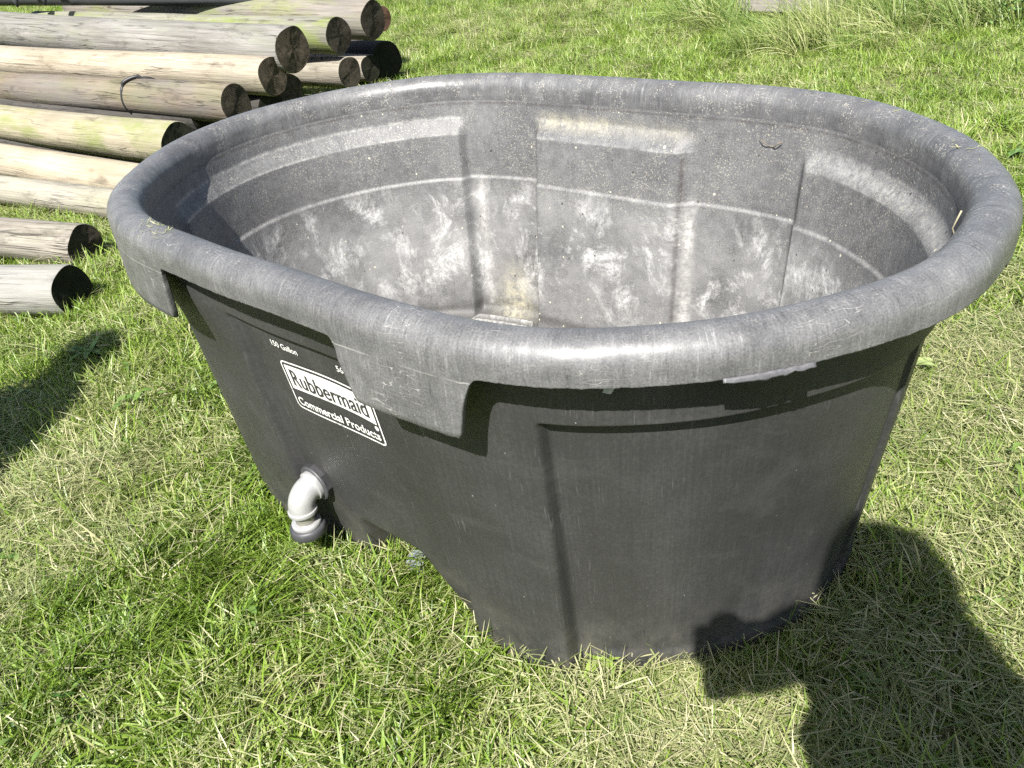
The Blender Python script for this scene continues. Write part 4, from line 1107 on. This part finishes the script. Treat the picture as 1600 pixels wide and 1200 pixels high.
def person(loc, rz, H, hands, label, lean=0.0, hat=0.0):
    t_ = empty('person', loc, rz); tag(t_, label, 'person'); k_ = H / 1.70
    P_ = {}
    V = []; E = []; R = []
    def add(p_, r, par=None):
        V.append(tuple(x * k_ for x in p_)); R.append(tuple(x * k_ for x in r) if isinstance(r, tuple) else r * k_)
        if par is not None: E.append((par, len(V) - 1))
        return len(V) - 1
    hip = add((0, 0, 0.93), (0.145, 0.11)); waist = add((-0.02, 0.0, 1.08), (0.13, 0.10), hip); chest = add((-0.025, 0, 1.27), (0.15, 0.11), waist); neckb = add((0, 0, 1.40), (0.08, 0.075), chest)
    neck = add((lean * 0.4, 0.01, 1.48), 0.055, neckb); hd = add((lean, 0.03, 1.56), (0.075, 0.09), neck); top_ = add((lean, 0.02, 1.65), (0.07, 0.085), hd)
    for sx in (-1, 1):
        sh = add((sx * 0.108, 0, 1.34), 0.06, neckb); hx, hy, hz = hands[0 if sx < 0 else 1]
        ex, ey, ez = (sx * 0.27, 0.02 + (0.3 if hz < 0.9 else 0.55) * hy, 1.10 if hz < 1.2 else 1.12)
        ex = sx * (0.22 if hz < 0.9 else 0.085)
        ez = 1.10 if hz < 0.9 else 1.355
        el_ = add((ex, ey, ez), 0.045 if hz < 0.9 else 0.058, sh); wr = add((hx, hy, hz), 0.030, el_)
        dx, dy, dz = hx - ex, hy - ey, hz - ez; dl_ = math.sqrt(dx * dx + dy * dy + dz * dz); dx, dy, dz = dx / dl_, dy / dl_, dz / dl_
        pa = add((hx + dx * 0.05, hy + dy * 0.05, hz + dz * 0.05), (0.04, 0.02), wr)
        for fi, (off, ln) in enumerate(((-0.03, .07), (-0.01, .08), (0.01, .075), (0.03, .06))):
            f1 = add((hx + dx * 0.075, hy + dy * 0.075, hz + dz * 0.075 + off), 0.009, pa)
            f2 = add((hx + dx * 0.085 - sx * ln * 0.3, hy + dy * 0.085, hz + dz * 0.085 + off), 0.0085, f1); add((hx + dx * 0.075 - sx * ln * 0.7, hy + dy * 0.075, hz + dz * 0.075 + off), 0.0075, f2)
        th_ = add((hx + dx * 0.05 - sx * 0.03, hy + dy * 0.05, hz + dz * 0.05 + 0.03), 0.010, wr); add((hx + dx * 0.09 - sx * 0.045, hy + dy * 0.09, hz + dz * 0.09 + 0.04), 0.009, th_)
        th = add((sx * 0.10, 0, 0.86), 0.085, hip); kn = add((sx * 0.12, 0.02, 0.49), 0.055, th); an = add((sx * 0.13, 0, 0.09), 0.038, kn); add((sx * 0.14, 0.14, 0.035), (0.04, 0.03), an)
    skin_obj('body', V, E, R, M_SKIN, t_)
    S = lambda p_: tuple(x * k_ for x in p_)
    tv = [S((0, 0, 0.90)), S((-0.02, 0, 1.08)), S((-0.025, 0, 1.27)), S((0, 0, 1.41))]; te = [(0, 1), (1, 2), (2, 3)]; tr_ = [(0.155, 0.13), (0.14, 0.115), (0.162, 0.125), (0.085, 0.08)]
    for sx in (-1, 1):
        hx, hy, hz = hands[0 if sx < 0 else 1]
        i = len(tv); tv += [S((sx * 0.108, 0, 1.34)), S((sx * (0.20 if hz < 0.9 else 0.105), 0.01 + 0.3 * hy, 1.20 if hz < 0.9 else 1.345))]; te += [(3, i), (i, i + 1)]; tr_ += [0.055, 0.05]
    skin_obj('shirt', tv, te, [tuple(x * k_ for x in r) if isinstance(r, tuple) else r * k_ for r in tr_], M_SHIRT, t_)
    tv = [S((0, 0, 0.97))]; te = []; tr_ = [(0.16, 0.125)]
    for sx in (-1, 1):
        i = len(tv); tv += [S((sx * 0.10, 0, 0.86)), S((sx * 0.12, 0.02, 0.49)), S((sx * 0.13, 0, 0.10))]; te += [(0, i), (i, i + 1), (i + 1, i + 2)]; tr_ += [0.10, 0.075, 0.065]
    skin_obj('trousers', tv, te, [tuple(x * k_ for x in r) if isinstance(r, tuple) else r * k_ for r in tr_], M_JEAN, t_)
    bm = bmesh.new(); bmesh.ops.create_uvsphere(bm, u_segments=20, v_segments=12, radius=0.105 * k_)
    for v in bm.verts:
        v.co = Vector((v.co.x * 0.86 + lean * k_, v.co.y * 1.0 + 0.005, v.co.z * 1.05 + 1.625 * k_))
    bmesh.ops.delete(bm, geom=[v for v in bm.verts if v.co.z < 1.60 * k_ and v.co.y > -0.02], context='VERTS')
    bm_obj('hair', bm, M_HAIR, t_)
    if hat:
        hv, hf = tube([(lean * k_, 0.02, 1.60 * k_), (lean * k_, 0.02, 1.605 * k_), (lean * k_, 0.02, 1.615 * k_), (lean * k_, 0.02, 1.67 * k_), (lean * k_, 0.02, 1.71 * k_)], [hat, hat, 0.105, 0.10, 0.085], 28)
        mesh_obj('sun_hat', hv, hf, M_HAT, t_)
    for sx in (-1, 1):
        bm = bmesh.new(); bmesh.ops.create_uvsphere(bm, u_segments=14, v_segments=8, radius=0.05)
        for v in bm.verts: v.co = Vector((v.co.x * 0.95 + sx * 0.137 * k_, v.co.y * 2.6 + 0.06, max(0.0, v.co.z * 1.1 + 0.045)))
        bm_obj('shoe', bm, M_SHOE, t_)
    return t_
person((0.11, -0.40, 0), 0.0, 1.585, ((-0.165, 0.305, 1.125), (-0.055, 0.305, 1.125)), 'photographer standing in front of the tank, seen only as a shadow at its foot', -0.035, 0.100)
person((-1.60, 0.60, 0), 0.3, 1.70, ((-0.28, 0.10, 0.80), (0.28, 0.10, 0.80)), 'bystander left of the tank, seen only as a shadow on the grass below the logs')

cb = empty('compact_camera', (-0.03, -0.06, 1.03)); tag(cb, 'small silver camera held by the photographer, part of the shadow at the tank foot', 'camera')
bm = bmesh.new(); bmesh.ops.create_cube(bm, size=1.0)
for v in bm.verts: v.co = Vector((v.co.x * 0.105, v.co.y * 0.028, v.co.z * 0.064))
bmesh.ops.bevel(bm, geom=bm.edges[:], offset=0.005, segments=3, affect='EDGES')
M_CAM = plain('silver_shell', (0.45, 0.45, 0.46), 0.35, 0.5, 0.6)
bm_obj('camera_body', bm, M_CAM, cb)
lv, lf = tube([(0, 0.012, 0), (0, 0.026, 0), (0, 0.027, 0), (0, 0.036, 0)], [0.026, 0.026, 0.021, 0.021], 24)
mesh_obj('lens_barrel', lv, lf, M_CAM, cb)
